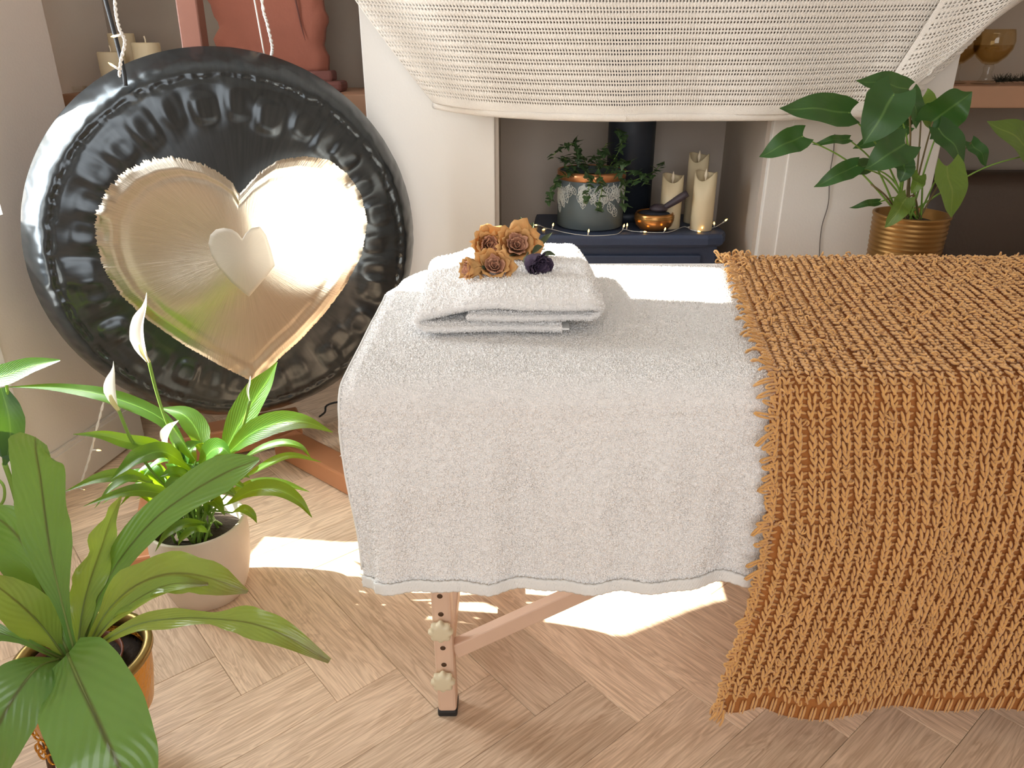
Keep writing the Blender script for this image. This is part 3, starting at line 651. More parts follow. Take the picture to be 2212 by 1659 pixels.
# ------------------------------------------------------------------ mustard knitted throw
thr = thing('knitted_throw', 'mustard yellow chunky knitted throw hanging over the end of the massage table', 'throw')
def throw_pt(x, s):
    """x = table position at the near edge, s = metres along the throw from its far edge; a point on its upper face and its normal"""
    zt = TZ + 0.0185; rn = 0.05; yf = TF + 0.005; yn = TN - 0.026
    hang = 0.12; flat = (yf - 0.03) - (yn + rn)
    segs = [hang, 0.03 * PI / 2, flat, rn * PI / 2]
    if s < segs[0]: y, z, n = yf, zt - 0.03 - (hang - s), (0, 1, 0)
    elif s < sum(segs[:2]): a = (s - hang) / 0.03; y, z, n = yf - 0.03 + 0.03 * math.cos(a), zt - 0.03 + 0.03 * math.sin(a), (0, math.cos(a), math.sin(a))
    elif s < sum(segs[:3]): d = s - sum(segs[:2]); y, z, n = yf - 0.03 - d, zt, (0, 0, 1)
    elif s < sum(segs): a = (s - sum(segs[:3])) / rn; y, z, n = yn + rn - rn * math.sin(a), zt - rn + rn * math.cos(a), (0, -math.sin(a), math.cos(a))
    else: d = s - sum(segs); y, z, n = yn, zt - rn - d, (0, -1, 0)
    up = min(1, max(0, (y - yn) / (yf - yn)))
    d = max(0.0, zt - rn - z) if y < 1.3 else 0.0
    k = min(1, d / 0.2)
    xx = x + 0.125 * up ** 1.1 + (0.02 * math.sin(d * 7) - 0.012 * d)
    amp = 0.6 + 1.1 * max(0, (0.62 - x) / 0.25) if x < 0.62 else 0.6
    y += k * (-0.018 * math.sin(x * 13 + 0.6) * amp - 0.008 * math.sin(x * 31 + 2 * d) * amp - 0.022)
    z += 0.0025 * (0.6 + noise.noise(Vector((x * 8, s * 8, 5))))
    return Vector((xx, y, z)), Vector(n)
SEG_TOP = 0.12 + 0.03 * PI / 2 + ((TF + 0.005 - 0.03) - (TN - 0.026 + 0.05)) + 0.05 * PI / 2
def throw_len(x): return SEG_TOP + 0.600 - 0.018 * math.exp(-((x - 0.47) / 0.03) ** 2) + 0.004 * math.sin(x * 25)
RX0, RSP, NR = 0.400, 0.0182, 60
gx = np.linspace(RX0 - 0.004, RX0 + RSP * (NR - 1) + 0.004, 150); gs = 230
GB = np.zeros((len(gx), gs, 3))
for i, x in enumerate(gx):
    ln = throw_len(x)
    for j in range(gs): GB[i, j] = throw_pt(x, ln * j / (gs - 1))[0] - throw_pt(x, ln * j / (gs - 1))[1] * 0.005
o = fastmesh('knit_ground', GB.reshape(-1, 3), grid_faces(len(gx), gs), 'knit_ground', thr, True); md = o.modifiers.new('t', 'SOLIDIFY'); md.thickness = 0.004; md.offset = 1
# unit pod (one leg of a stitch): elongated along z
seg, rg = 6, 5; PV = [(0, 0, -1)]
for i in range(1, rg):
    a = PI * i / rg
    for k in range(seg): PV.append((math.sin(a) * math.cos(2 * PI * k / seg), math.sin(a) * math.sin(2 * PI * k / seg), -math.cos(a)))
PV.append((0, 0, 1)); PV = np.array(PV); PF = [(0, 1 + (k + 1) % seg, 1 + k) for k in range(seg)]
for i in range(rg - 2):
    for k in range(seg):
        a, b = 1 + i * seg + k, 1 + i * seg + (k + 1) % seg; PF += [(a, b, b + seg), (a, b + seg, a + seg)]
lst = len(PV) - 1; PF += [(lst, lst - seg + k, lst - seg + (k + 1) % seg) for k in range(seg)]; PF = np.array(PF)
def pods(name, cs, ax, lens, rads, mat, parent, stuff=False):
    cs, ax, lens, rads = np.array(cs), np.array(ax), np.array(lens), np.array(rads)
    ax = ax / (np.linalg.norm(ax, axis=1)[:, None] + 1e-9); h = np.where(np.abs(ax[:, 2:3]) < 0.9, np.array([[0, 0, 1.0]]), np.array([[1.0, 0, 0]]))
    u = np.cross(ax, h); u /= np.linalg.norm(u, axis=1)[:, None]; v = np.cross(ax, u)
    V = cs[:, None] + u[:, None] * (PV[None, :, 0:1] * rads[:, None, None]) + v[:, None] * (PV[None, :, 1:2] * rads[:, None, None]) + ax[:, None] * (PV[None, :, 2:3] * lens[:, None, None])
    F = (np.arange(len(cs))[:, None, None] * len(PV) + PF[None]).reshape(-1, 3)
    o = fastmesh(name, V.reshape(-1, 3), F, mat, parent, True)
    if stuff: o['kind'] = 'stuff'
    return o
barc, bara, barl, barr = [], [], [], []
ST = 0.0122
for r in range(NR):
    x = RX0 + RSP * r; ln = throw_len(x); cs, ax, le, ra = [], [], [], []
    ns = int((ln - 0.032 - 0.02) / ST); wob = random.uniform(0, 6)
    for q in range(ns):
        s = 0.02 + q * ST; w_ = 0.0016 * math.sin(q * 0.13 + wob) + 0.0010 * math.sin(q * 0.41 + wob * 2)
        p0, nn = throw_pt(x + w_, s); p1, _ = throw_pt(x + w_, s + 0.004); tg = (p1 - p0).normalized(); sd = nn.cross(tg).normalized()
        for sg in (-1, 1):
            if random.random() < 0.02: continue
            jit = Vector((random.gauss(0, .0010), random.gauss(0, .0010), random.gauss(0, .0009)))
            cs.append(p0 + sd * (sg * 0.0027) + nn * 0.0046 + jit); ax.append(tg * 1.0 + sd * (sg * -0.36) + nn * 0.22 + jit * 90); le.append(0.0086 * random.uniform(.9, 1.15)); ra.append(0.0027 * random.uniform(.85, 1.15))
        pb, nb = throw_pt(x + RSP * 0.5 + w_, s); barc.append(pb - nb * 0.002); bara.append(nb.cross(tg) + tg * random.gauss(0, .25)); barl.append(0.0068); barr.append(0.0023)
    # plain ribbed border at the bottom
    q0, nn = throw_pt(x, ln - 0.034); q1, _ = throw_pt(x, ln - 0.001)
    for sg in (-0.0028, 0.0028): cs.append((q0 + q1) / 2 + Vector((sg, 0, 0)) + nn * 0.0002); ax.append(q1 - q0); le.append(0.018); ra.append(0.0022)
    pods('knit_rib', cs, ax, le, ra, 'knit', thr)
pods('purl_bars', barc, bara, barl, barr, 'knit', thr, True)
# loose loops of yarn standing off the knit, and a frayed left border
parts = []
def loop(p, n, t, size, thick=0.0017):
    b = n.cross(t).normalized(); a0 = random.uniform(0, 6.28); e = math.cos(a0) * t + math.sin(a0) * b; f = n * random.uniform(.3, 1) + t * random.uniform(-.4, .4)
    pts = [p - n * .002, p + e * size * .5 + f * size * .5, p + e * size + f * size * .9, p + e * size * .6 + f * size * 1.25 + b * size * .4, p + e * size * .1 + f * size * .5 + b * size * .45]
    parts.append(tube_data(catmull(pts, 8), thick, 5))
for k in range(900):
    x = RX0 + random.random() ** 1.2 * RSP * (NR - 14); s = 0.12 + random.random() * (throw_len(x) - 0.16); p, n_ = throw_pt(x, s); p1, _ = throw_pt(x, s + 0.004)
    loop(p + n_ * 0.004, n_, (p1 - p).normalized(), random.uniform(0.005, 0.011))
for k in range(150):
    s = 0.05 + k / 150 * (throw_len(RX0) - 0.06); p, n_ = throw_pt(RX0 - 0.002, s); p1, _ = throw_pt(RX0 - 0.002, s + 0.004); tg = (p1 - p).normalized()
    ln = random.choice((0.008, 0.012, 0.016, 0.026)) * random.uniform(.7, 1.2)
    d = Vector((-1, 0, 0)) + tg * random.uniform(-.5, .9) + n_ * random.uniform(0, .6)
    q = p + n_ * 0.003; parts.append(tube_data(catmull([q + Vector((.008, 0, 0)), q + d * ln * .5 + n_ * .003, q + d * ln + Vector((0, 0, -.004)) * (ln > .015), q + d * ln * .8 + tg * .006 + n_ * .004, q + tg * .005], 9), 0.0021, 5))
# the bunched corner at the back edge and the drooping tassel at the bottom corner
for k in range(70):
    p, n_ = throw_pt(RX0 + random.uniform(-0.03, 0.05), random.uniform(0.1, 0.22)); loop(p + n_ * 0.004, n_, Vector((-1, 0.2, 0)), random.uniform(0.008, 0.016), 0.0022)
p, n_ = throw_pt(RX0, throw_len(RX0) - 0.012)
for k in range(22):
    a = p + Vector((random.uniform(-.008, .012), random.uniform(-.006, .004), random.uniform(-.004, .02))); ln = random.uniform(.02, .038)
    parts.append(tube_data(catmull([a, a + Vector((random.uniform(-.01, .002), random.uniform(-.006, .004), -ln * .5)), a + Vector((random.uniform(-.014, .004), random.uniform(-.006, .004), -ln))], 6), 0.0024, 5))
V, F = join_data(parts); o = obj('yarn_loops', V, F, 'knit', thr); o['kind'] = 'stuff'

# ------------------------------------------------------------------ gong on its wooden stand
GC, GAZ, GR = Vector((-0.72, 2.0, 0.69)), math.radians(25), 0.505
GN = Vector((math.sin(GAZ), -math.cos(GAZ), 0)); GU = Vector((math.cos(GAZ), math.sin(GAZ), 0)); GV = Vector((0, 0, 1))
gong = thing('gong', 'large dark round gong with polished brass heart and hammered rim', 'gong', GC, rot=(0, 0, 0))
def to_gong(x, y):
    r = ray(x, y); o = Vector((0, 0, CAM_H)); t = ((GC - o).dot(GN)) / r.dot(GN); p = o + r * t - GC; return p.dot(GU), p.dot(GV)
grs = random.Random(4)
DENTS = []
for k in range(30):
    a = 2 * PI * k / 30 + grs.uniform(-.045, .045); DENTS.append((a, 0.735 + grs.uniform(-.03, .03), grs.uniform(.5, 1.3), grs.uniform(.8, 1.15), grs.uniform(.85, 1.25)))
def gong_w(u, v):
    rho = math.hypot(u, v) / GR; a = math.atan2(v, u)
    if rho < 0.86:
        h = 0.014 * (1 - (rho / 0.86) ** 2)
        for (cu_, cv_, rd_, dp_) in ((0.172, 0.060, 0.215, 0.0150), (-0.165, 0.055, 0.20, 0.0120)):
            q = ((u - cu_) ** 2 + (v - cv_) ** 2) / rd_ ** 2
            if q < 1: h -= dp_ * (1 - q) ** 2
    else: h = -0.0
    if 0.6 < rho < 0.87:
        for (da, dr, am, wa, wr) in DENTS:
            dd = (a - da + PI) % (2 * PI) - PI
            if abs(dd) < 0.2:
                q = (abs(dd) / (0.082 * wa)) ** 3 + (abs(rho - dr) / (0.068 * wr)) ** 3
                h += am * 0.0055 / (1 + math.exp((q ** 0.333 - 1.0) * 8)) 
        h += 0.0022 * math.sin(a * 30) * max(0, 1 - abs(rho - 0.74) / 0.13)
    if rho > 0.80:
        k = math.exp(-((rho - 0.868) / 0.018) ** 2)
        h += -0.005 * k + k * 0.0045 * noise.noise(Vector((math.cos(a) * 26, math.sin(a) * 26, rho * 30))) + k * 0.0030 * noise.noise(Vector((math.cos(a) * 55, math.sin(a) * 55, rho * 40)))
    if rho > 0.87:
        t = (rho - 0.87) / 0.13; h += -0.082 * t ** 1.7 + 0.0035 * min(1, t * 3) * noise.noise(Vector((math.cos(a) * 22, math.sin(a) * 22, t * 3)))
    return h
nr_, nt_ = 96, 480; V, UV = [], []
for i in range(nr_):
    rho = 1 - (1 - i / (nr_ - 1)) ** 1.35
    for k in range(nt_):
        a = 2 * PI * k / nt_; u, v = rho * GR * math.cos(a), rho * GR * math.sin(a); h = gong_w(u, v)
        V.append(GU * u + GV * v + GN * h); UV.append((k / nt_, rho))
for i, (rr, hh) in enumerate(((1.0, -0.090), (0.998, -0.105), (0.992, -0.118), (0.984, -0.128), (0.97, -0.126), (0.975, -0.10))):
    for k in range(nt_):
        a = 2 * PI * k / nt_; q = 1 + 0.0025 * noise.noise(Vector((math.cos(a) * 14, math.sin(a) * 14, i * 0.7)))
        V.append(GU * (rr * q * GR * math.cos(a)) + GV * (rr * q * GR * math.sin(a)) + GN * hh); UV.append((k / nt_, 1.0 + i * 0.03))
F = []
for i in range(nr_ + 5):
    for k in range(nt_): F.append((i * nt_ + k, i * nt_ + (k + 1) % nt_, (i + 1) * nt_ + (k + 1) % nt_, (i + 1) * nt_ + k))
obj('gong_disc', V, F, 'gong_lacquer', gong, uvs=UV)
HEART = [(515, 418), (500, 392), (470, 370), (430, 350), (370, 338), (320, 345), (270, 368), (230, 410), (207, 465), (207, 520), (225, 580), (260, 635), (320, 690), (400, 745), (470, 785), (520, 810), (552, 826), (580, 797), (600, 775), (650, 730), (700, 675), (745, 615), (780, 550), (793, 480), (780, 420), (750, 375), (710, 345), (655, 337), (600, 345), (555, 375), (528, 405)]
SMALL = [(522, 511), (512, 498), (498, 489), (480, 486), (462, 490), (449, 503), (445, 523), (452, 548), (468, 577), (500, 612), (537, 643), (568, 607), (597, 572), (588, 536), (577, 503), (563, 484), (543, 487), (529, 499)]
def heart_shell(name, outline, cpx, off, mat, jag, rim, nring=44, nth=420, dome=0.0):
    pts = [Vector(to_gong(*q)).to_3d() if False else to_gong(*q) for q in outline]; cu, cv = to_gong(*cpx)
    an = [(math.atan2(p[1] - cv, p[0] - cu), math.hypot(p[0] - cu, p[1] - cv)) for p in pts]; m = len(pts)
    def rad(th):
        d = (math.cos(th), math.sin(th)); best = 0
        for i in range(m):
            ax, ay = pts[i][0] - cu, pts[i][1] - cv; bx, by = pts[(i + 1) % m][0] - cu, pts[(i + 1) % m][1] - cv
            ex, ey = bx - ax, by - ay; den = d[0] * ey - d[1] * ex
            if abs(den) < 1e-12: continue
            t = (ax * ey - ay * ex) / den; s = (ax * d[1] - ay * d[0]) / den
            if t > 0 and -1e-6 <= s <= 1 + 1e-6: best = max(best, t)
        return best
    V, UV = [], []
    hr = random.Random(2); js = [hr.gauss(0, 1) for _ in range(nth)]
    for i in range(nring):
        f = i / (nring - 1)
        for k in range(nth):
            th = 2 * PI * k / nth; r = rads[name][k] if name in rads else rad(th)
            if name not in rads: pass
            rr = r * f * (1 + (jag * (1 + 2.5 * max(0, math.cos(th - 2.2))) * (0.5 * js[k] + 0.5 * js[(k * 7) % nth]) if f > 0.985 else 0)); u, v = cu + rr * math.cos(th), cv + rr * math.sin(th)
            bead = rim * (math.exp(-((f - 0.90) / 0.030) ** 2)) - rim * 0.7 * math.exp(-((f - 0.83) / 0.03) ** 2)
            e = off if f < 0.97 else off * (1 - (f - 0.97) / 0.03 * 0.9)
            V.append(GU * u + GV * v + GN * (gong_w(u, v) + e + bead)); a2 = math.atan2(v, u) / (2 * PI); UV.append((a2 * 1.0, math.hypot(u, v) / GR))
    F = [(i * nth + k, i * nth + (k + 1) % nth, (i + 1) * nth + (k + 1) % nth, (i + 1) * nth + k) for i in range(nring - 1) for k in range(nth)]
    return obj(name, V, F, mat, gong, uvs=UV)
rads = {}
heart_shell('heart', HEART, (508, 560), 0.0016, 'gong_brass', 0.0035, 0.0010, 50, 840)['label'] = 'polished brass heart'
heart_shell('small_heart', SMALL, (520, 560), 0.0024, 'gong_plain', 0.0, 0.0, 12, 240)['label'] = 'small plain brass heart'
c0 = to_gong(268, 165); hp = GU * c0[0] + GV * (c0[1] + 0.0) + GN * 0.0
tube('hanging_cord', [hp + GN * 0.012 - GV * 0.02, hp + GN * 0.004 + GV * 0.05, hp - GN * 0.03 + GV * 0.30 - GU * 0.02, hp - GN * 0.06 + GV * 0.60 - GU * 0.05], 0.0048, 'cord_black', gong, 7, 14)
c2_ = to_gong(586, 122); hp2 = GU * c2_[0] + GV * (c2_[1] - 0.004) - GN * 0.10
tube('hanging_cord', [hp2 - GV * 0.015, hp2 + GV * 0.30 - GU * 0.02, hp2 + GV * 0.60 - GU * 0.04], 0.0020, 'cable_white', gong, 7, 12)

st = thing('gong_stand', 'reddish wooden gong stand with central post and long feet', 'stand')
bc = Vector((-0.845, 2.185, 0.055))
dirn = GU
oriented_box('base_beam', bc - dirn * 0.26 , bc + dirn * 0.16, 0.085, 0.09, 'stand_wood', st, bevel=0.006)
pf = PZ(628, 962, 0.035); pe = PZ(800, 1052, 0.035); fd = (pe - pf).normalized()
oriented_box('foot', pf - fd * 0.03 + Vector((0, 0, 0.0)), pf + fd * 0.36, 0.085, 0.062, 'stand_wood', st, bevel=0.006)
fb = PZ(308, 1210, 0.03)
oriented_box('foot', bc - dirn * 0.26 + Vector((0, 0, -0.02)), PZ(318, 1225, 0.035), 0.075, 0.062, 'stand_wood', st, bevel=0.006)
oriented_box('post', bc + Vector((0.0, 0, 0.045)), bc + Vector((0.018, 0.02, 1.65)), 0.055, 0.05, 'post_brown', st, up=(0, 1, 0), bevel=0.004)
oriented_box('post_cheek', bc + Vector((-0.03, 0.0, 0.045)), bc + Vector((-0.012, 0.02, 1.13)), 0.05, 0.014, 'post_brown', st, up=(0, 1, 0), bevel=0.003)
oriented_box('crossbar', bc + Vector((0.018, 0.02, 1.62)) - dirn * 0.40, bc + Vector((0.018, 0.02, 1.62)) + dirn * 0.55, 0.05, 0.05, 'stand_wood', st, bevel=0.005)
cable = tube('power_cable', [PZ(690, 900, 0.02), PZ(702, 890, 0.05), PZ(706, 876, 0.08), PZ(735, 868, 0.05), PZ(775, 872, 0.01)], 0.0035, 'cord_black', None, 7, 20)
tag(cable, 'thin black cable curling behind the gong foot', 'cable')

# ------------------------------------------------------------------ strings of fairy lights
def fairy(name, label, pts, bulbs, cmat, n=60, r=0.0016, bl=0.016, twist=True, lit='bulb_lit', group='fairy light strings'):
    t = thing(name, label, 'lights', (0, 0, 0), group); P = catmull(pts, n)
    if twist:
        a, b = [], []
        for i, p in enumerate(P):
            o_ = Vector((math.cos(i * 0.9), 0.3 * math.sin(i * 0.9), math.sin(i * 0.9))) * r * 0.9; a.append(p + o_); b.append(p - o_)
        V, F = join_data([tube_data(a, r, 5), tube_data(b, r, 5)])
    else: V, F = tube_data(P, r, 6)
    obj('cable', V, F, cmat, t)
    for (f, d) in bulbs:
        p = P[min(n, int(f * n))]; d = Vector(d).normalized()
        bh = tube('bulb_holder', [p, p + d * bl * 0.9], 0.0022, cmat, t, 8)
        under(tube('bulb', [p + d * bl * 0.85, p + d * bl * 1.25, p + d * bl * 1.6], [0.0021, 0.0024, 0.0004], lit, t, 8), bh)
    return t
fairy('fairy_lights', 'white twisted fairy light cable running up the dark gong cord', [PY(246, -420, 1.84), PY(247, -200, 1.82), PY(248, -40, 1.80), PY(250, 20, 1.80), PY(258, 60, 1.79), PY(270, 90, 1.785), PY(262, 130, 1.78), PY(258, 165, 1.775)],
      [(0.65, (-1, -.1, -.15)), (0.95, (-1, -.2, .75))], 'cable_white', 90, 0.0022, 0.016)
fairy('fairy_lights', 'white fairy light cable dangling in front of the red panel', [PY(535, -420, 2.24), PY(548, -200, 2.24), PY(566, 0, 2.24), PY(577, 50, 2.24), PY(588, 100, 2.24), PY(586, 122, 2.24)], [(0.39, (.3, -.3, .6))], 'cable_white', 80, 0.0026)
fairy('fairy_lights', 'white fairy light cable hanging below the gong beside the skirting', [PY(240, 800, 1.93), PY(226, 862, 1.93), PY(212, 915, 1.93), PY(194, 985, 1.93), PY(176, 1040, 1.93), PY(155, 1080, 1.93), PZ(128, 1112, 0.01), PZ(90, 1125, 0.01)],
      [(0.16, (-.3, -.3, .4)), (0.40, (1, -.2, .05)), (0.62, (1, -.3, -.3)), (0.80, (1, -.1, -.1))], 'cable_white', 70, 0.0022, 0.02)

# ------------------------------------------------------------------ stove in the fireplace
SZ = 0.65
sv = thing('wood_stove', 'dark blue-black iron wood stove with flue in the fireplace', 'stove')
SX0, SX1, SY0, SY1 = 0.064, 0.690, 2.39, 2.72
box('body', (SX0 + 0.03, SY0 + 0.03, 0.10), (SX1 - 0.03, SY1, SZ - 0.035), 'stove_iron', sv, 0.006)
def stove_top():
    pts = [(SX0, SY0 + 0.06), (SX0 + 0.02, SY0 + 0.012), (SX0 + 0.07, SY0), (SX1 - 0.07, SY0), (SX1 - 0.02, SY0 + 0.012), (SX1, SY0 + 0.06), (SX1 - 0.02, SY1), (SX0 + 0.02, SY1)]
    cx, cy = (SX0 + SX1) / 2, (SY0 + SY1) / 2; sc_ = lambda k: [(cx + (x - cx) * k, cy + (y - cy) * k) for x, y in pts]
    return slab('top_plate', [(sc_(0.97), SZ - 0.04), (sc_(1.0), SZ - 0.032), (sc_(1.0), SZ - 0.012), (sc_(0.985), SZ - 0.002), (sc_(0.95), SZ)], 'stove_iron', sv)
o = stove_top(); o.data.shade_flat()
fc = PZ(1360, 478, SZ); fc = Vector((PY(1361, 350, 2.66).x, 2.66, SZ))
lathe('flue_collar', [(0.088, 0), (0.088, 0.025), (0.080, 0.03)], 'flue_iron', sv, 36, fc)
lathe('flue_pipe', [(0.078, 0.02), (0.078, 0.62)], 'flue_iron', sv, 36, fc)
dr_ = box('door', (SX0 + 0.08, SY0 + 0.018, 0.17), (SX1 - 0.08, SY0 + 0.034, SZ - 0.07), 'stove_iron', sv, 0.006)
under(tube('door_handle', [(SX1 - 0.13, SY0 + 0.015, 0.36), (SX1 - 0.13, SY0 - 0.004, 0.37), (SX1 - 0.13, SY0 - 0.004, 0.45), (SX1 - 0.13, SY0 + 0.015, 0.46)], 0.006, 'brass_dark', sv, 8, 12), dr_)
for x, y in ((SX0 + 0.06, SY0 + 0.06), (SX1 - 0.06, SY0 + 0.06), (SX0 + 0.06, SY1 - 0.05), (SX1 - 0.06, SY1 - 0.05)):
    lathe('leg', [(0.018, 0.0), (0.022, 0.02), (0.016, 0.11)], 'stove_iron', sv, 14, (x, y, 0))

# ivy in the patterned pot
IP = PZ(1276, 492, SZ) ; IP = Vector((IP.x, 2.535, SZ))
ivy = thing('potted_ivy', 'trailing ivy in a grey pot with white leaf print and copper band', 'plant', IP)
IR, IH = 0.108, 0.178
lathe('pot', [(0.100, 0.001), (IR, 0.006), (IR, IH), (IR - 0.006, IH), (IR - 0.006, IH - 0.03), (0.0, IH - 0.032)], 'pot_grey', ivy, 48)
lathe('copper_band', [(IR + 0.0005, IH - 0.024), (IR + 0.003, IH - 0.022), (IR + 0.003, IH + 0.002), (IR - 0.004, IH + 0.003), (IR - 0.006, IH - 0.004)], 'copper', ivy, 48)
lathe('soil', [(IR - 0.008, IH - 0.030), (IR * 0.5, IH - 0.018), (0.0, IH - 0.016)], 'soil', ivy, 24)
parts = []; pr = random.Random(8)
for k in range(120):
    a0 = pr.uniform(-PI, 0.35); z0 = pr.uniform(0.075, IH - 0.030); ln = pr.uniform(0.026, 0.042); lean = pr.uniform(-.7, .7)
    if z0 < 0.115 and pr.random() < 0.75: continue
    def onpot(u, v):   # u sideways, v along the leaf
        du = u * math.cos(lean) + v * math.sin(lean); dz = -u * math.sin(lean) + v * math.cos(lean); aa = a0 + du / IR
        return Vector(((IR + 0.0008) * math.cos(aa), (IR + 0.0008) * math.sin(aa), min(IH - 0.027, max(0.045, z0 + dz))))
    w_ = ln * 0.32
    out = [onpot(w_ * math.sin(PI * f) * (1 - .2 * f), -ln * f) for f in np.linspace(0, 1, 7)]; out2 = [onpot(-w_ * math.sin(PI * f) * (1 - .2 * f), -ln * f) for f in np.linspace(0, 1, 7)]
    for path in (out, out2, [onpot(0, ln * .2), onpot(0, -ln)]): parts.append(tube_data(path, 0.0010, 4))
    for f in (0.25, 0.45, 0.65):
        for sg in (-1, 1): parts.append(tube_data([onpot(0, -ln * f), onpot(sg * w_ * .8 * math.sin(PI * (f - .1)), -ln * (f - .14))], 0.0007, 4))
V, F = join_data(parts); o = obj('leaf_print', V, F, 'print_white', ivy); o['label'] = 'white line drawing of leaves'; o['kind'] = 'stuff'
def ivy_leaf_mesh():
    out = [(0, 0), (-.35, -.12), (-.5, .12), (-.28, .36), (-.22, .62), (0, 1.0), (.22, .62), (.28, .36), (.5, .12), (.35, -.12)]
    V = [(0, .3, 0.04)] + [(x, y, -0.12 * abs(x) - 0.08 * y * y) for x, y in out]; F = [(0, 1 + i, 1 + (i + 1) % 10) for i in range(10)]
    me = bpy.data.meshes.new('ivy_leaf'); me.from_pydata(V, [], F); me.update(); me.shade_smooth()
    ul = me.uv_layers.new(name='UVMap')
    for lp in me.loops: x, y, _ = V[lp.vertex_index]; ul.data[lp.index].uv = (0.5 + x, y)
    me.materials.append(MATS['ivy_leaf']); return me
ivm = ivy_leaf_mesh()
def ivy_leaf(p, d, size):
    o = link('leaf', ivm, None, ivy, p); o.rotation_euler = Vector(d).to_track_quat('Y', 'Z').to_euler(); o.scale = (size, size, size); return o
vines = []
vr = random.Random(31)
def V3(px, py, Y): return PY(px, py, Y) - IP
for pts in ([(1276, 385, 2.53), (1262, 345, 2.52), (1240, 312, 2.50), (1215, 318, 2.48), (1195, 335, 2.46)], [(1270, 385, 2.53), (1252, 340, 2.51), (1242, 305, 2.50)], [(1262, 388, 2.52), (1230, 350, 2.49), (1212, 340, 2.47)],
            [(1290, 385, 2.53), (1300, 335, 2.5), (1310, 310, 2.49)], [(1300, 385, 2.53), (1335, 330, 2.48), (1346, 295, 2.47), (1340, 280, 2.47)], [(1300, 385, 2.52), (1330, 372, 2.46), (1350, 400, 2.44), (1345, 440, 2.43)],
            [(1280, 385, 2.50), (1275, 380, 2.42), (1272, 405, 2.405), (1262, 440, 2.41)], [(1290, 385, 2.50), (1296, 378, 2.42), (1300, 410, 2.405), (1288, 455, 2.41)], [(1305, 388, 2.52), (1350, 370, 2.45), (1385, 375, 2.45), (1400, 395, 2.45)],
            [(1305, 388, 2.52), (1360, 392, 2.46), (1410, 372, 2.47), (1424, 358, 2.47)], [(1258, 388, 2.5), (1215, 380, 2.44), (1196, 402, 2.43), (1184, 430, 2.43)], [(1250, 385, 2.52), (1230, 372, 2.46), (1222, 366, 2.44)], [(1310, 385, 2.52), (1335, 355, 2.45), (1360, 350, 2.44)]):
    q = [V3(*p) for p in pts]; P = catmull(q, 14); tube('stem', P, 0.0011, 'stem_green', ivy, 5)
    for i in range(3, 15):
        for rep in range(2):
            if vr.random() < 0.25: continue
            d = Vector((vr.uniform(-1, 1), vr.uniform(-1, 0.1), vr.uniform(-.8, .5))); ivy_leaf(P[i] + Vector((vr.uniform(-.006, .006), -0.003, vr.uniform(-.006, .006))), d, vr.uniform(0.018, 0.032))
for k in range(46):
    a = vr.uniform(-PI, PI); r = vr.uniform(0.02, 0.10); ivy_leaf(Vector((r * math.cos(a), r * math.sin(a), IH + vr.uniform(0.0, 0.05))), (math.cos(a), math.sin(a) - .5, vr.uniform(-.4, .7)), vr.uniform(0.02, 0.034))

# candles with wavy tops
def led_candle(px, top_y, Y, R, label, rot, tilt_y=0.0):
    p = PY(px, 480, Y); z1 = PY(px, top_y, Y).z - SZ
    t = thing('pillar_candle', label, 'candle', (p.x, Y, SZ), 'flameless candles on the stove'); seg = 40; V, F = [], []
    rings = [(R * .97, 0.0), (R, 0.004), (R, .5), (R, 1.0), (R - 0.003, 1.0), (R - 0.006, .97), (R - 0.008, .8), (0.002, .79)]
    for r, z in rings:
        for k in range(seg):
            a = 2 * PI * k / seg; dip = 0.020 * max(0, math.cos(a - rot)) ** 2 + 0.004 * math.sin(2 * a)
            if z in (1.0, .97): zz = z1 - dip - (0.003 if z == .97 else 0)
            elif z in (.8, .79): zz = z1 - 0.026
            elif z == .5: zz = z1 * .5
            else: zz = z
            V.append((r * math.cos(a), r * math.sin(a), zz))
    for i in range(len(rings) - 1):
        for k in range(seg): F.append((i * seg + k, i * seg + (k + 1) % seg, (i + 1) * seg + (k + 1) % seg, (i + 1) * seg + k))
    F.append(tuple(range(seg))[::-1]); wb_ = obj('wax_body', V, F, 'wax', t)
    lathe('flame', [(0.002, z1 - 0.03), (0.0035, z1 - 0.018), (0.0058, z1 - 0.010), (0.0048, z1 - 0.002), (0.0022, z1 + 0.006), (0.0003, z1 + 0.012)], 'flame_tip', wb_, 12)
led_candle(1446, 378, 2.50, 0.034, 'short flameless pillar candle next to the singing bowl', -PI / 2)
led_candle(1497, 333, 2.58, 0.033, 'tallest flameless pillar candle, at the back of the three', -PI / 2 - .4)
led_candle(1515, 372, 2.47, 0.035, 'flameless pillar candle standing nearest the stove corner', -PI / 2 - .5)

# singing bowl and its striker
bp_ = PZ(1407, 490, SZ); bp_ = Vector((bp_.x, 2.47, SZ))
bw = thing('singing_bowl', 'hammered brass singing bowl on the stove top', 'bowl', bp_)
lathe('bowl_body', [(0.030, 0.0), (0.045, 0.003), (0.058, 0.016), (0.0635, 0.034), (0.062, 0.048), (0.059, 0.056), (0.056, 0.0565), (0.058, 0.046), (0.058, 0.032), (0.050, 0.014), (0.0, 0.008)], 'bowl_brass', bw, 48)
for z in (0.040, 0.046): lathe('engraved_ring', [(0.0632, z), (0.0642, z + .001), (0.0632, z + .002)], 'brass_dark', bw, 48)
lathe('dark_filling', [(0.0565, 0.046), (0.045, 0.056), (0.02, 0.060), (0.0, 0.060)], 'dark_felt', bw, 36)
ml = thing('bowl_striker', 'dark wooden striker leaning out of the singing bowl', 'mallet', bp_)
tube('handle', [Vector((0.02, -0.005, 0.066)), Vector((0.05, -0.008, 0.085)), Vector((0.098, -0.012, 0.118))], [0.008, 0.009, 0.0105, 0.0125, 0.011], 'mallet_wood', ml, 14, 10)
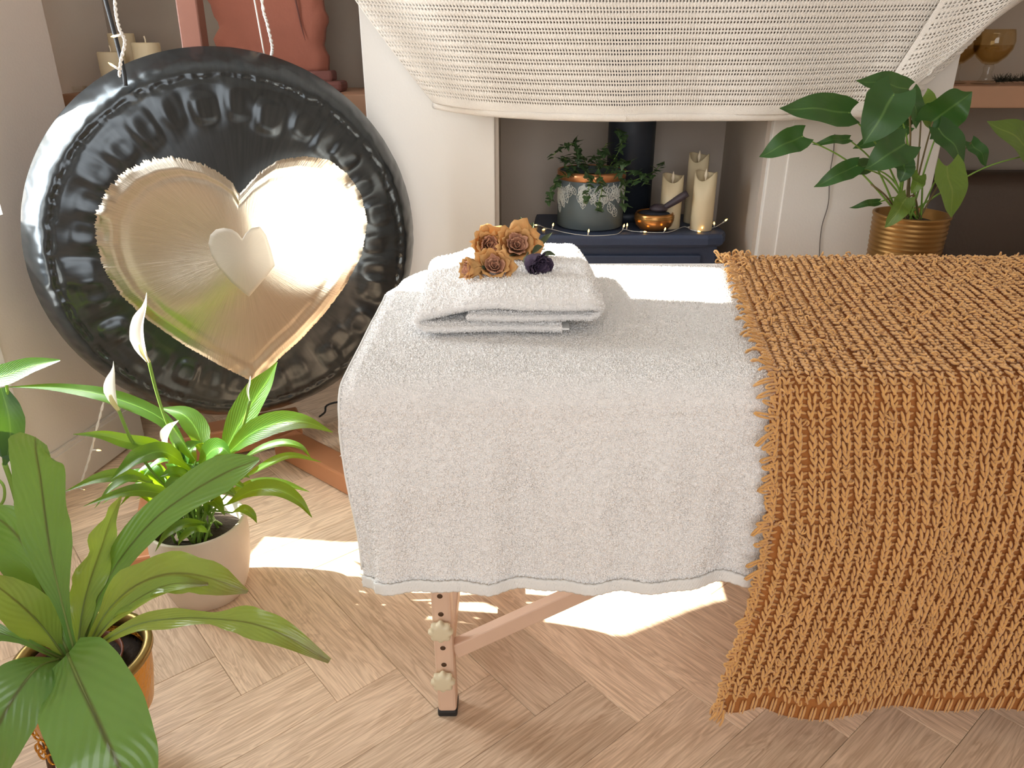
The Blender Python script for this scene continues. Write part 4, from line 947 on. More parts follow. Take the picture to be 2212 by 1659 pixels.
lathe('head', [(0.004, 0.058), (0.028, 0.060), (0.030, 0.068), (0.016, 0.078), (0.0, 0.080)], 'mallet_wood', ml, 24, (0.012, 0, 0.002))

fairy('fairy_lights', 'lit fairy lights scattered along the stove top around the pots', [PZ(1160, 484, SZ + .004), PZ(1178, 492, SZ + .004), PZ(1195, 496, SZ + .004), PZ(1230, 504, SZ + .004), PZ(1275, 509, SZ + .004), PZ(1330, 506, SZ + .004), PZ(1348, 496, SZ + .004), PZ(1372, 500, SZ + .004), PZ(1440, 502, SZ + .004), PZ(1478, 490, SZ + .004), PZ(1500, 498, SZ + .004), PZ(1540, 492, SZ + .004), PZ(1560, 482, SZ + .02)],
      [(0.04, (-.9, -.2, .15)), (0.11, (-.8, -.5, -.1)), (0.16, (.2, .1, 1)), (0.33, (.1, -.1, 1)), (0.49, (.25, -.1, 1)), (0.53, (.1, .2, .9)), (0.60, (.8, -.4, .1)), (0.66, (.1, -.5, .9)), (0.78, (.9, .1, .15)), (0.84, (.8, -.5, -.05)), (0.87, (-.1, -.6, .5)), (0.93, (-.2, -.3, 1)), (1.0, (.8, -.2, .8))], 'cable_clear', 120, 0.0011, 0.013, False)

# ------------------------------------------------------------------ white crocheted throw over the mantel
mantel = box('mantel_beam', (-0.40, 2.345, 1.40), (1.26, BF, 1.48), 'breast_paint', None, 0.006); tag(mantel, 'white mantel ledge under the crocheted throw', 'mantel')
cr = thing('crocheted_throw', 'off-white open-weave crocheted throw hanging over the mantel', 'throw')
def zbot(x):
    pts = [(-.25, 1.052), (-.22, 1.046), (-.1, 1.030), (.1, 1.016), (.33, 1.008), (.55, 1.010), (.8, 1.018), (1.0, 1.030), (1.16, 1.075), (1.35, 1.12)]
    for (a, za), (b, zb_) in zip(pts, pts[1:]):
        if x <= b: return za + (zb_ - za) * max(0, (x - a) / (b - a))
    return 1.12
CT = 1.487
def cr_pt(u, v):
    """u across 0..1, v from the bottom hem 0 up to the mantel 1"""
    xb = -0.222 + u * (1.165 + 0.222); xt = -0.55 + u * (1.50 + 0.55); zb_ = zbot(xb)
    x = xb + (xt - xb) * v ** 0.95; z = zb_ + (CT - zb_) * v
    fl = max(0, 1 - u / 0.16); fr = max(0, (u - 0.84) / 0.16)
    y = 2.326 - 0.010 * math.sin(u * 21 + v * 1.2) * (1 - .5 * v) - 0.022 * fl * math.sin((u * 40 + v * 3)) - 0.010 * math.sin(u * 9 + 1)
    y -= 0.035 * fr * math.sin(fr * PI) * 1.0 + 0.03 * fr * math.sin(fr * 7 + v * 4)
    z -= 0.006 * math.sin(u * 10) * (1 - v) * 0.5 + 0.02 * fr * math.sin(fr * 5) * (1 - v)
    return (x, min(y, 2.338), z)
NCU = 196; NROW = 40
cx_ = lambda u, v: np.array(cr_pt(u, v))
VV, FF = [], []
# every cell: a hole bounded by four yarn bridges; a plain band after each pair of rows
vh = [0.0]; rows = []
v = 0.055
while v < 1.0:
    rows.append((v, v + 0.0135)); rows.append((v + 0.0195, v + 0.0195 + 0.0135)); v += 0.0195 * 2 + 0.017
lines = sorted(set([0.0, 0.02, 0.04] + [round(a, 5) for r in rows for a in r if a <= 1.0] + [1.0])); holes = {(round(a, 5), round(b, 5)) for a, b in rows}
cols = []
for c in range(NCU): cols += [c / NCU, (c + 0.42) / NCU]
cols.append(1.0)
idx = {}
G3 = np.zeros((len(cols), len(lines), 3))
for i, u in enumerate(cols):
    for j, vv in enumerate(lines):
        sl_ = 0.0012 * (vv * 17 % 1); G3[i, j] = cr_pt(min(1, u + sl_ * 0), vv)
cf = []
nl = len(lines)
for j in range(nl - 1):
    hole = (lines[j], lines[j + 1]) in holes
    for i in range(len(cols) - 1):
        if hole and i % 2 == 1: 
            if random.random() > 0.0: continue
        cf.append((i * nl + j, (i + 1) * nl + j, (i + 1) * nl + j + 1, i * nl + j + 1))
o = fastmesh('crochet_cloth', G3.reshape(-1, 3), cf, 'crochet', cr, True)
md = o.modifiers.new('sub', 'SUBSURF'); md.levels = 1; md.render_levels = 1
md = o.modifiers.new('t', 'SOLIDIFY'); md.thickness = 0.0042; md.offset = 0
# the rolled hem along the bottom and the side that folds back
hemp = [Vector(cr_pt(u, 0.0)) + Vector((0, -0.004, -0.006)) for u in np.linspace(0, 1, 120)]
V, F = tube_data(hemp, 0.0105, 10); V = [Vector((v_.x, 2.33 + (v_.y - 2.33) * 0.6, v_.z)) for v_ in V]; obj('rolled_hem', V, F, 'crochet', cr)
tube('loose_thread', [PY(1350, 250, 2.32), PY(1352, 256, 2.318), PY(1348, 263, 2.318)], 0.0014, 'crochet', cr, 5, 6)
tp = [Vector(cr_pt(u, 1.0)) for u in np.linspace(0, 1, 40)]
V = [tuple(p) for p in tp] + [(p.x, 2.375, p.z + 0.002) for p in tp]; F = [(i, i + 1, 41 + i, 40 + i) for i in range(39)]
o = obj('top_fold', V, F, 'crochet', cr); o.modifiers.new('t', 'SOLIDIFY').thickness = 0.004
# end of the throw folded back on itself at the alcove side
ca = []
for c in range(28): ca += [c / 28, (c + 0.42) / 28]
ca.append(1.0); G4 = np.zeros((len(ca), nl, 3))
for i, a in enumerate(ca):
    for j, b in enumerate(lines):
        base = Vector(cr_pt(0.86 + 0.14 * a, 0.08 + 0.92 * b))
        G4[i, j] = (base.x + 0.10 * a * b + 0.02, 2.30 - 0.045 * math.sin(a * PI) - 0.02 * math.sin(a * 9 + b * 3) * .5, base.z - 0.035 * (1 - b) * (1 - a) + 0.06 * a * (1 - b))
cf = [(i * nl + j, (i + 1) * nl + j, (i + 1) * nl + j + 1, i * nl + j + 1) for j in range(nl - 1) for i in range(len(ca) - 1) if not ((lines[j], lines[j + 1]) in holes and i % 2 == 1 and 0.03 < ca[i] < 0.72)]
o = fastmesh('folded_end', G4.reshape(-1, 3), cf, 'crochet', cr, True); md = o.modifiers.new('sub', 'SUBSURF'); md.levels = 1; md.render_levels = 1
o.modifiers.new('t', 'SOLIDIFY').thickness = 0.0042
cord = tube('wall_cord', [PY(1803, 290, BF - .008), PY(1800, 330, BF - .008), PY(1792, 380, BF - .009), PY(1789, 440, BF - .008), PY(1775, 490, BF - .008), PY(1770, 545, BF - .008), PY(1768, 640, BF - .008)], 0.0013, 'wire_dark', None, 5, 30)
tag(cord, 'thin dark cord hanging down the white chimney breast', 'cord')

# ------------------------------------------------------------------ things on the alcove shelves
def pillar(px, top_y, Y, R, label, wick=True):
    p = PY(px, top_y, Y); h = p.z - SHL; t = thing('wax_candle', label, 'candle', (p.x, Y, SHL), 'pillar candles on the alcove shelf')
    wb_ = lathe('wax_body', [(R * .97, 0), (R, 0.004), (R, h - 0.004), (R * .95, h), (R * .85, h - 0.002), (R * .6, h - 0.006), (0, h - 0.007)], 'wax', t, 36)
    if wick: tube('wick', [(0, 0, h - 0.008), (0.001, 0, h + 0.008), (-0.001, 0, h + 0.018)], 0.0022, 'flame_tip', wb_, 6)
pillar(239, 112, 2.56, 0.040, 'cream pillar candle nearest the side wall on the shelf')
pillar(314, 92, 2.57, 0.041, 'cream pillar candle with a tall wick nearest the gong post')
pillar(260, 72, 2.68, 0.040, 'tallest cream pillar candle, behind the other two', False)
gp = PY(150, 200, 2.52)
gb = thing('glass_tray', 'tiny clear glass dish at the end of the shelf', 'dish', (gp.x, 2.56, SHL))
lathe('dish_body', [(0.030, 0), (0.034, 0.004), (0.036, 0.018), (0.033, 0.018), (0.030, 0.006), (0, 0.005)], 'clear_glass', gb, 28)
# rust-red panel with wavy sides on a dark red foot
Yr = 2.60; rp = thing('red_sculpture', 'rust-red wavy-edged panel sculpture on a dark red foot', 'sculpture', (0, 0, 0))
L_, R_ = [], []
for k in range(40):
    z = 1.118 + k / 39 * 0.62; yy = 150 - k * 8
    L_.append((-0.905 + 0.014 * math.sin(z * 46) * (0.6 + (z - 1.1)) - 0.045 * max(0, z - 1.14) + 0.006 * math.sin(z * 97), z)); R_.append((-0.583 + 0.05 * max(0, z - 1.12) + 0.007 * math.sin(z * 50 + 1) + 0.003 * math.sin(z * 120), z))
V, F = [], []
for (a, z), (b, _) in zip(L_, R_):
    for f in np.linspace(0, 1, 9): V.append((a + (b - a) * f, Yr - 0.020 - 0.018 * math.sin(f * PI) + 0.004 * math.sin(z * 22 + f * 3), z))
    for f in np.linspace(1, 0, 9): V.append((a + (b - a) * f, Yr + 0.020 + 0.018 * math.sin(f * PI), z))
for i in range(39): F += [(i * 18 + k, i * 18 + (k + 1) % 18, (i + 1) * 18 + (k + 1) % 18, (i + 1) * 18 + k) for k in range(18)]
F.append(tuple(range(18))[::-1]); F.append(tuple(39 * 18 + k for k in range(18))); obj('panel', V, F, 'red_ochre', rp)
tube('slit', [(-0.652, Yr - 0.0385, 1.34), (-0.640, Yr - 0.039, 1.25), (-0.632, Yr - 0.0385, 1.21)], [0.003, 0.002, 0.0005], 'dark_red', rp, 6, 8)
box('foot', (-0.86, Yr - 0.05, SHL), (-0.530, Yr + 0.05, SHL + 0.032), 'dark_red', rp, 0.01); box('foot_step', (-0.82, Yr - 0.04, SHL + 0.030), (-0.560, Yr + 0.04, SHL + 0.062), 'dark_red', rp, 0.008)
# amber goblets
def goblet(px, Y, label):
    p = PY(px, 170, Y); t = thing('goblet', label, 'glass', (p.x, Y, SHR), 'amber goblets on the alcove shelf')
    lathe('bowl', [(0.010, 0.056), (0.022, 0.060), (0.042, 0.078), (0.055, 0.100), (0.0575, 0.122), (0.054, 0.142), (0.050, 0.156), (0.0485, 0.156), (0.052, 0.141), (0.0555, 0.122), (0.053, 0.101), (0.040, 0.080), (0.020, 0.063), (0.0, 0.061)], 'amber_glass', t, 40)
    lathe('stem', [(0.024, 0.006), (0.016, 0.020), (0.013, 0.034), (0.016, 0.048), (0.012, 0.058), (0.0, 0.058)], 'clear_glass', t, 28)
    lathe('foot', [(0.040, 0.0), (0.041, 0.003), (0.030, 0.007), (0.0, 0.008)], 'clear_glass', t, 36)
    lathe('wine', [(0.0, 0.064), (0.020, 0.066), (0.040, 0.083), (0.051, 0.101), (0.053, 0.112), (0.0, 0.112)], 'amber_glass', t, 36)
goblet(2130, 2.58, 'amber glass goblet standing clear at the shelf front')
goblet(2058, 2.62, 'amber glass goblet half hidden behind the crocheted throw')
gw = PY(2190, 165, 2.57); gd = thing('dried_sprig', 'dark dried conifer sprig lying on the shelf beside the goblets', 'sprig', (gw.x, 2.57, SHR)); parts = []
dr = random.Random(6)
tube('twig', [(-0.05, 0, 0.008), (0.05, 0.0, 0.012), (0.16, 0.01, 0.010)], 0.003, 'dry_green', gd, 6, 10)
for k in range(420):
    x = dr.uniform(-0.055, 0.16); a = Vector((x, 0, 0.010)); d = Vector((dr.uniform(-.6, .6), dr.uniform(-1, 1), dr.uniform(-.2, 1))).normalized() * dr.uniform(.012, .030)
    b = a + d; b.z = max(0.003, b.z); parts.append(tube_data([a, b], [0.0012, 0.0004], 3))
V, F = join_data(parts); o = obj('needles', V, F, 'dry_green', gd); o['kind'] = 'stuff'
wp = PY(2002, 172, 2.47); wo = thing('slate_house', 'small dark roof-shaped ornament at the end of the shelf', 'ornament', (wp.x + 0.02, 2.50, SHR))
V = [(-.035, -.02, 0), (.035, -.02, 0), (.042, -.02, .012), (0, -.02, .034), (-.042, -.02, .012)]; V += [(x, .02, z) for x, y, z in V]
obj('ornament_body', V, [(0, 1, 2, 3, 4), (9, 8, 7, 6, 5)] + [(i, 5 + i, 5 + (i + 1) % 5, (i + 1) % 5) for i in range(5)], 'mallet_wood', wo, smooth=False)
oriented_box('roof_board', (-.048, 0, .008), (0.002, 0, .038), .05, .006, 'mallet_wood', None, bevel=.001).parent = wo
oriented_box('roof_board', (-.002, 0, .038), (.048, 0, .008), .05, .006, 'mallet_wood', None, bevel=.001).parent = wo

# ------------------------------------------------------------------ philodendron in its ribbed bronze pot, on a stool behind the table
PP = Vector((PY(1970, 460, 2.10).x, 2.10, 0.60)); PR, PH = 0.098, 0.177
sp = thing('plant_stool', 'plain wooden stool under the bronze plant pot', 'stool', (PP.x, PP.y, 0))
lathe('seat', [(0.15, 0.565), (0.16, 0.570), (0.16, 0.592), (0.15, 0.599), (0, 0.599)], 'stool_wood', sp, 36)
for a in range(4):
    an = PI / 4 + a * PI / 2; tube('leg', [(0.15 * math.cos(an), 0.15 * math.sin(an), 0.001), (0.10 * math.cos(an), 0.10 * math.sin(an), 0.57)], 0.016, 'stool_wood', sp, 10)
ph = thing('philodendron', 'heart-leaved philodendron in a ribbed bronze pot behind the throw', 'plant', PP)
prof = [(0.086, 0.001), (0.090, 0.004)]
for k in range(40):
    z = 0.004 + (PH - 0.016) * k / 39; prof.append((0.091 + 0.006 * z / PH + (0.0016 * math.sin(z * 2 * PI / 0.0128) if z > 0.05 else 0), z))
prof += [(PR + 0.001, PH - 0.006), (PR + 0.001, PH), (PR - 0.005, PH), (PR - 0.006, PH - 0.03), (0, PH - 0.03)]
lathe('pot', prof, 'bronze_pot', ph, 60); lathe('soil', [(PR - 0.007, PH - 0.029), (0.05, PH - 0.018), (0, PH - 0.014)], 'soil', ph, 24)
PL = [((1833, 243), (1684, 234), 33, 2.02, 1, -1), ((1732, 295), (1640, 339), 27, 2.00, 1, -1), ((1833, 300), (1754, 312), 10, 2.04, 0, -1), ((1960, 192), (1849, 174), 24, 2.06, 0, -1), ((1930, 205), (1865, 311), 46, 1.98, 0, -1),
      ((1953, 312), (1869, 365), 37, 1.97, 0, -1), ((1953, 272), (1842, 321), 22, 2.10, 0, -1), ((1850, 358), (1758, 404), 20, 2.00, 0, -1), ((1872, 358), (1808, 378), 18, 2.05, 0, -1), ((1966, 200), (1979, 278), 24, 2.12, 0, 1),
      ((2015, 262), (2100, 198), 40, 2.08, 0, 1), ((2028, 278), (2082, 355), 30, 2.05, 0, 1), ((2046, 362), (2055, 470), 38, 1.99, 2, 1), ((1958, 428), (1911, 492), 20, 1.985, 2, -1), ((1899, 436), (1834, 449), 8, 2.05, 0, -1),
      ((2235, 330), (2132, 262), 36, 2.10, 2, 1), ((1955, 352), (1944, 394), 20, 2.03, 0, -1), ((2098, 308), (2130, 360), 16, 2.14, 0, 1), ((1990, 215), (2012, 280), 28, 2.16, 2, 1), ((1960, 255), (1915, 268), 18, 2.14, 0, -1), ((1985, 380), (1968, 418), 16, 2.06, 2, -1)]
prr = random.Random(3)
for (ax_, tipp, hw, Y, young, sg) in PL:
    a = PY(*ax_, Y) - PP; b = PY(*tipp, Y - 0.03) - PP; d = b - a; sc_ = hw / FPX * Y * 1.03
    nrm = Vector((0.15 * sg + prr.uniform(-.2, .2), -0.85, 0.45)); side = d.normalized().cross(nrm.normalized())
    m1 = a + d * 0.5 + Vector((0, -0.012, 0.006))
    lf = blade('leaf', [a - d * 0.03, a + d * 0.2, m1, a + d * 0.8 + Vector((0, -0.004, 0)), b], [sc_ * .62, sc_ * .96, sc_ * 1.04, sc_ * .95, sc_ * .78, sc_ * .52, sc_ * .24, sc_ * .02], nrm, 'philo_leaf_young' if young == 2 else 'philo_leaf', ph, n=22, m=9, cup=0.18, heart=0.85, wave=0.04, wf=1.5)
    base = Vector((prr.uniform(-.03, .03), prr.uniform(-.03, .03), PH - 0.02)); mid = base * 0.45 + a * 0.55 + Vector((0, 0, 0.03))
    tube('petiole', [base, mid, a], [0.0028, 0.0022, 0.0017], 'stem_brown' if prr.random() < .4 else 'stem_green', lf, 6, 14)
tube('petiole', [Vector((-.02, 0, PH - .02)), PY(1915, 425, 2.05) - PP, PY(1882, 398, 2.04) - PP], 0.0022, 'stem_brown', ph, 6, 10)
ch = thing('leather_armchair', 'dark brown rounded leather chair in the shaded alcove', 'chair', (1.78, 2.50, 0))
def loft(name, rings, mat, parent):
    V, F = [], []; m = 36
    for (a, b, z, cy) in rings:
        for k in range(m): t_ = 2 * PI * k / m; V.append((a * math.copysign(abs(math.cos(t_)) ** .6, math.cos(t_)), cy + b * math.copysign(abs(math.sin(t_)) ** .6, math.sin(t_)), z))
    for i in range(len(rings) - 1): F.extend((i * m + k, i * m + (k + 1) % m, (i + 1) * m + (k + 1) % m, (i + 1) * m + k) for k in range(m))
    F.append(tuple(range(m))[::-1]); F.append(tuple((len(rings) - 1) * m + k for k in range(m))); return obj(name, V, F, mat, parent)
loft('backrest', [(.36, .07, .30, .16), (.40, .08, .50, .17), (.42, .085, .66, .19), (.40, .08, .745, .20), (.34, .06, .785, .20), (.24, .03, .80, .20)], 'dark_leather', ch)
loft('seat', [(.36, .26, .16, -.02), (.40, .29, .20, -.02), (.40, .29, .36, -.02), (.37, .26, .41, -.02), (.25, .18, .425, -.02)], 'dark_leather', ch)
for sg in (-1, 1): loft('armrest', [(.07, .27, .12, 0), (.08, .29, .30, 0), (.085, .29, .52, 0), (.07, .27, .57, 0), (.03, .2, .585, 0)], 'dark_leather', ch).location.x = sg * .42
for x, y in ((-.36, -.2), (.36, -.2), (-.36, .2), (.36, .2)): lathe('leg', [(.018, 0), (.026, .17)], 'stool_wood', ch, 12, (x, y, 0))

# ------------------------------------------------------------------ peace lily
LP = Vector((-0.725, 1.475, 0)); LR = 0.108; LH = 0.205
ly = thing('peace_lily', 'flowering peace lily in a cream ceramic pot on the floor', 'plant', LP)
lathe('pot', [(0.070, 0.0), (0.082, 0.006), (0.094, 0.04), (0.104, 0.09), (0.110, 0.15), (0.108, LH - 0.004), (0.105, LH), (0.099, LH - 0.003), (0.100, LH - 0.05), (0.0, LH - 0.05)], 'pot_cream', ly, 56)
lathe('soil', [(0.099, LH - 0.048), (0.05, LH - 0.040), (0, LH - 0.038)], 'soil', ly, 28)
UPN = Vector((0, -0.45, 0.9))
lr = random.Random(12)
crown = Vector((0, 0, LH - 0.04))
def lily_leaf(pts, hw, nrm=UPN, mat='lily_leaf', stem=True, cup=0.35, wave=0.05, twist=0.0):
    """pts: (x, y, distance) along the midrib; hw: half widths in photo pixels"""
    P = [PY(*q) - LP for q in pts]; k = sum(q[2] for q in pts) / len(pts) / FPX * 1.12
    lf = blade('leaf', P, [h * k for h in hw], nrm, mat, ly, n=20, m=7, cup=cup, wave=wave, wf=2.5, twist=twist)
    if stem:
        b = crown + Vector((lr.uniform(-.04, .04), lr.uniform(-.04, .04), 0)); mid = (b * 0.5 + P[0] * 0.5) + Vector((0, 0, 0.02)); tube('petiole', [b, mid, P[0] + (P[1] - P[0]) * 0.08], [0.0035, 0.0026, 0.0018], 'stem_green', lf, 6, 12)
leafw = lambda m: [m * .12, m * .62, m * .95, m, m * .88, m * .62, m * .3, m * .03]
lily_leaf([(478, 992, 1.50), (515, 920, 1.52), (552, 860, 1.53), (580, 818, 1.53), (599, 782, 1.53)], leafw(34), Vector((-0.35, -0.8, 0.35)), cup=0.3)
lily_leaf([(486, 985, 1.47), (540, 938, 1.44), (600, 914, 1.42), (660, 912, 1.40), (719, 934, 1.38)], leafw(27), Vector((0.1, -0.75, 0.6)), cup=0.3)
lily_leaf([(412, 985, 1.52), (350, 905, 1.55), (240, 858, 1.58), (130, 838, 1.60), (12, 836, 1.60)], leafw(17), Vector((0, -0.7, 0.7)), wave=0.18)
lily_leaf([(440, 985, 1.55), (425, 930, 1.60), (395, 895, 1.63), (345, 881, 1.65)], leafw(26), Vector((0.5, -0.6, 0.5)))
lily_leaf([(410, 1010, 1.47), (340, 968, 1.44), (280, 955, 1.42), (220, 940, 1.41), (158, 938, 1.40)], leafw(17), Vector((0, -0.7, 0.6)), wave=0.15)
lily_leaf([(425, 1025, 1.46), (360, 978, 1.40), (310, 985, 1.37), (270, 1010, 1.35), (240, 1036, 1.34)], leafw(24), Vector((-0.2, -0.6, 0.7)), wave=0.12)
lily_leaf([(330, 1040, 1.42), (270, 1028, 1.40), (210, 1035, 1.38), (140, 1062, 1.36)], leafw(17), Vector((0, -0.6, 0.8)))
lily_leaf([(395, 1078, 1.40), (350, 1066, 1.37), (300, 1060, 1.35), (245, 1070, 1.33), (180, 1094, 1.31)], leafw(17), Vector((0, -0.6, 0.8)))
lily_leaf([(515, 1000, 1.46), (560, 972, 1.45), (610, 958, 1.44), (650, 966, 1.43), (672, 990, 1.43)], leafw(11), UPN)
lily_leaf([(520, 1035, 1.44), (580, 1003, 1.42), (630, 985, 1.41), (694, 998, 1.40)], leafw(12), UPN)
lily_leaf([(490, 1090, 1.42), (545, 1060, 1.38), (600, 1058, 1.36), (645, 1082, 1.34), (674, 1118, 1.33)], leafw(20), Vector((0.2, -0.6, 0.7)), cup=0.5)
lily_leaf([(490, 1065, 1.50), (550, 1048, 1.50), (610, 1046, 1.50), (668, 1062, 1.50)], leafw(15), UPN)
lily_leaf([(500, 1108, 1.40), (525, 1100, 1.37), (545, 1112, 1.36), (555, 1130, 1.36)], leafw(11), UPN)
lily_leaf([(445, 1130, 1.40), (400, 1132, 1.37), (360, 1155, 1.355), (335, 1192, 1.35)], leafw(13), Vector((-.3, -.6, .6)))
lily_leaf([(450, 1150, 1.40), (425, 1140, 1.38), (395, 1160, 1.365), (385, 1178, 1.365)], leafw(10), Vector((0, -.7, .6)))
lily_leaf([(425, 1000, 1.50), (395, 955, 1.50), (375, 925, 1.50), (362, 905, 1.50)], leafw(28), Vector((-0.6, -0.6, 0.4)))
lily_leaf([(430, 1010, 1.48), (455, 975, 1.46), (480, 968, 1.44), (500, 985, 1.43)], leafw(24), Vector((-0.2, -0.7, 0.6)))
lily_leaf([(440, 1040, 1.52), (470, 1000, 1.54), (500, 960, 1.56), (525, 940, 1.58)], leafw(24), UPN)
lily_leaf([(400, 1050, 1.50), (350, 1035, 1.52), (310, 1040, 1.53), (285, 1052, 1.53)], leafw(18), UPN)
lily_leaf([(425, 1060, 1.44), (395, 1030, 1.41), (370, 1022, 1.39), (345, 1030, 1.38)], leafw(20), UPN)
lily_leaf([(450, 1050, 1.43), (480, 1025, 1.40), (510, 1020, 1.38), (540, 1032, 1.37)], leafw(18), UPN)
for k in range(26):
    a = lr.uniform(0, 2 * PI); r = lr.uniform(0.05, 0.12); h = lr.uniform(0.08, 0.20); b = crown + Vector((lr.uniform(-.04, .04), lr.uniform(-.04, .04), 0))
    d = Vector((math.cos(a), math.sin(a), 0)); p1 = b + d * r * .35 + Vector((0, 0, h * .6)); p2 = b + d * r * .7 + Vector((0, 0, h)); p3 = b + d * (r * 1.1) + Vector((0, 0, h * 1.0)); p4 = b + d * (r * 1.45) + Vector((0, 0, h * .85))
    tube('petiole', [b, p1], [0.003, 0.0018], 'stem_green', ly, 6, 6)
    blade('leaf', [p1, p2, p3, p4], [h_ * .017 for h_ in leafw(1)], Vector((0, 0, 1)), 'lily_leaf', ly, n=14, m=7, cup=0.35, wave=.06, wf=2)
def spathe(pts, hw, stem, nrm, spadix=True):
    P = [PY(*q) - LP for q in pts]; k = pts[0][2] / FPX * 1.12
    o = blade('spathe', P, [h * k for h in hw], nrm, 'flower_white', ly, n=18, m=9, cup=0.75, wave=0.0); o['label'] = 'white spathe'
    S = [PY(*q) - LP for q in stem] + [crown]; tube('flower_stem', S, [0.0036, 0.0034, 0.0032, 0.003], 'stem_green', ly, 7, 22)
    if spadix: tube('spadix', [P[0], P[0] + (P[1] - P[0]) * .6 + Vector(nrm).normalized() * .010, P[1] + Vector(nrm).normalized() * .012], [.004, .005, .003], 'spadix', o, 8, 8)
spathe([(322, 782, 1.52), (312, 740, 1.52), (309, 700, 1.525), (316, 662, 1.53), (317, 632, 1.53)], [5, 18, 24, 22, 17, 8, 3, .5], [(321, 778, 1.52), (335, 835, 1.52), (352, 890, 1.515), (375, 950, 1.51), (400, 1030, 1.49)], Vector((-0.6, -0.78, 0.1)))
spathe([(256, 886, 1.42), (248, 850, 1.42), (246, 825, 1.42), (247, 800, 1.42), (245, 780, 1.42)], [2, 12, 17, 16, 12, 6, 2, .4], [(255, 882, 1.42), (272, 925, 1.42), (292, 965, 1.425), (330, 1020, 1.44), (380, 1075, 1.46)], Vector((-0.3, -0.85, 0.1)))
spathe([(540, 868, 1.50), (538, 845, 1.50), (541, 828, 1.50), (541, 812, 1.50)], [1, 5, 6, 5, 3, .4], [(540, 866, 1.50), (525, 920, 1.50), (500, 985, 1.49), (470, 1050, 1.48)], Vector((-0.8, -0.5, 0.1)), False)
spathe([(366, 975, 1.50), (362, 950, 1.49), (372, 925, 1.49), (386, 908, 1.49)], [3, 18, 20, 14, 6, .5], [(366, 975, 1.5), (390, 1030, 1.49)], Vector((-0.8, -0.45, 0.4)), False)

# ------------------------------------------------------------------ bird's-nest fern on its stand
FPc = Vector((-0.735, 1.005, 0)); FR = 0.106; FZ = 0.245
fn = thing('birds_nest_fern', "bird's-nest fern with broad strap fronds in a hammered gold footed pot", 'plant', FPc)
lathe('pot', [(0.030, 0.085), (0.070, 0.092), (0.092, 0.125), (0.101, 0.18), (0.1055, 0.232), (0.1075, FZ), (0.103, FZ + 0.003), (0.096, FZ), (0.094, 0.20), (0.0, 0.19)], 'hammered_gold', fn, 56)
lathe('pot_rim', [(0.1065, FZ - 0.012), (0.1110, FZ - 0.006), (0.1105, FZ + 0.004), (0.103, FZ + 0.0065), (0.0955, FZ + 0.002), (0.0945, FZ - 0.02)], 'brass_dark', fn, 56)
lathe('nursery_pot', [(0.060, 0.19), (0.072, FZ - 0.012), (0.0755, FZ - 0.009), (0.0725, FZ - 0.007), (0.069, FZ - 0.022)], 'nursery_pot', fn, 40, (-0.012, -0.004, 0)); lathe('soil', [(0.0705, FZ - 0.020), (0.03, FZ - 0.014), (0, FZ - 0.010)], 'soil', fn, 24, (-0.012, -0.004, 0)); lathe('compost', [(0.0948, FZ - 0.032), (0.06, FZ - 0.031), (0.0, FZ - 0.030)], 'soil', fn, 36)
for (a, b) in (((0.055, 0.03, 0.115), PZ(324, 1618, 0.002) - FPc), ((-0.075, -0.04, 0.13), PZ(118, 1690, 0.002) - FPc), ((-0.03, 0.07, 0.12), Vector((-0.07, 0.12, 0.002)))):
    tube('leg', [Vector(a), (Vector(a) + Vector(b)) / 2, Vector(b)], 0.0062, 'iron_leg', fn, 8, 8)
for k in range(9):
    a = PI + 0.15 * k; c = Vector((0.1 * math.cos(a), 0.1 * math.sin(a), 0.11 + 0.02 * math.sin(k * 2)))
    tube('gold_loop', [c + Vector((0.006 * math.cos(q), 0.002, 0.012 * math.sin(q))) for q in np.linspace(0, 6.2, 12)], 0.0018, 'hammered_gold', fn, 6)
def frond(pts, hw, nrm, mat='fern_leaf', cup=0.22, wave=0.05, wf=3.0, jag=0.0, n=28):
    P = [PY(*q) - FPc for q in pts]; k = sum(q[2] for q in pts) / len(pts) / FPX * 1.27
    o = blade('frond', P, [h * k for h in hw], nrm, mat, fn, n=n, m=9, cup=cup, wave=wave, wf=wf, jag=jag)
    mr_ = catmull(P, 24); up = Vector(nrm).normalized()
    tube('midrib', [p - up * 0.0012 for p in mr_], [0.0030, 0.0014, 0.0007, 0.0004], 'fern_rib', o, 6)
CAMN = Vector((0.2, -0.85, 0.45))
frond([(162, 1412, 0.98), (138, 1320, 0.985), (112, 1210, 0.99), (98, 1120, 1.0), (88, 1040, 1.0), (78, 978, 0.99), (76, 944, 0.97)], [7, 9, 16, 34, 48, 50, 47, 48, 49, 46, 26], CAMN, wave=0.10, cup=0.16, jag=0.14)
frond([(148, 1412, 1.0), (112, 1330, 1.02), (80, 1240, 1.04), (50, 1175, 1.05), (10, 1130, 1.05), (-50, 1095, 1.04)], [7, 12, 30, 48, 56, 58, 52, 30, 4], Vector((0.3, -0.75, 0.6)), cup=0.15)
frond([(140, 1418, 1.0), (105, 1370, 1.0), (70, 1330, 0.99), (25, 1290, 0.98), (-40, 1240, 0.97)], [7, 14, 30, 42, 46, 42, 30, 5], Vector((0.3, -0.6, 0.7)), 'fern_leaf_light', cup=0.3)
frond([(168, 1412, 1.01), (176, 1330, 1.03), (192, 1262, 1.05), (218, 1185, 1.07), (238, 1125, 1.08), (262, 1072, 1.09)], [6, 9, 18, 28, 24, 32, 26, 20, 16, 10, 2], CAMN, 'fern_leaf_light', wave=0.25, wf=4, jag=0.55)
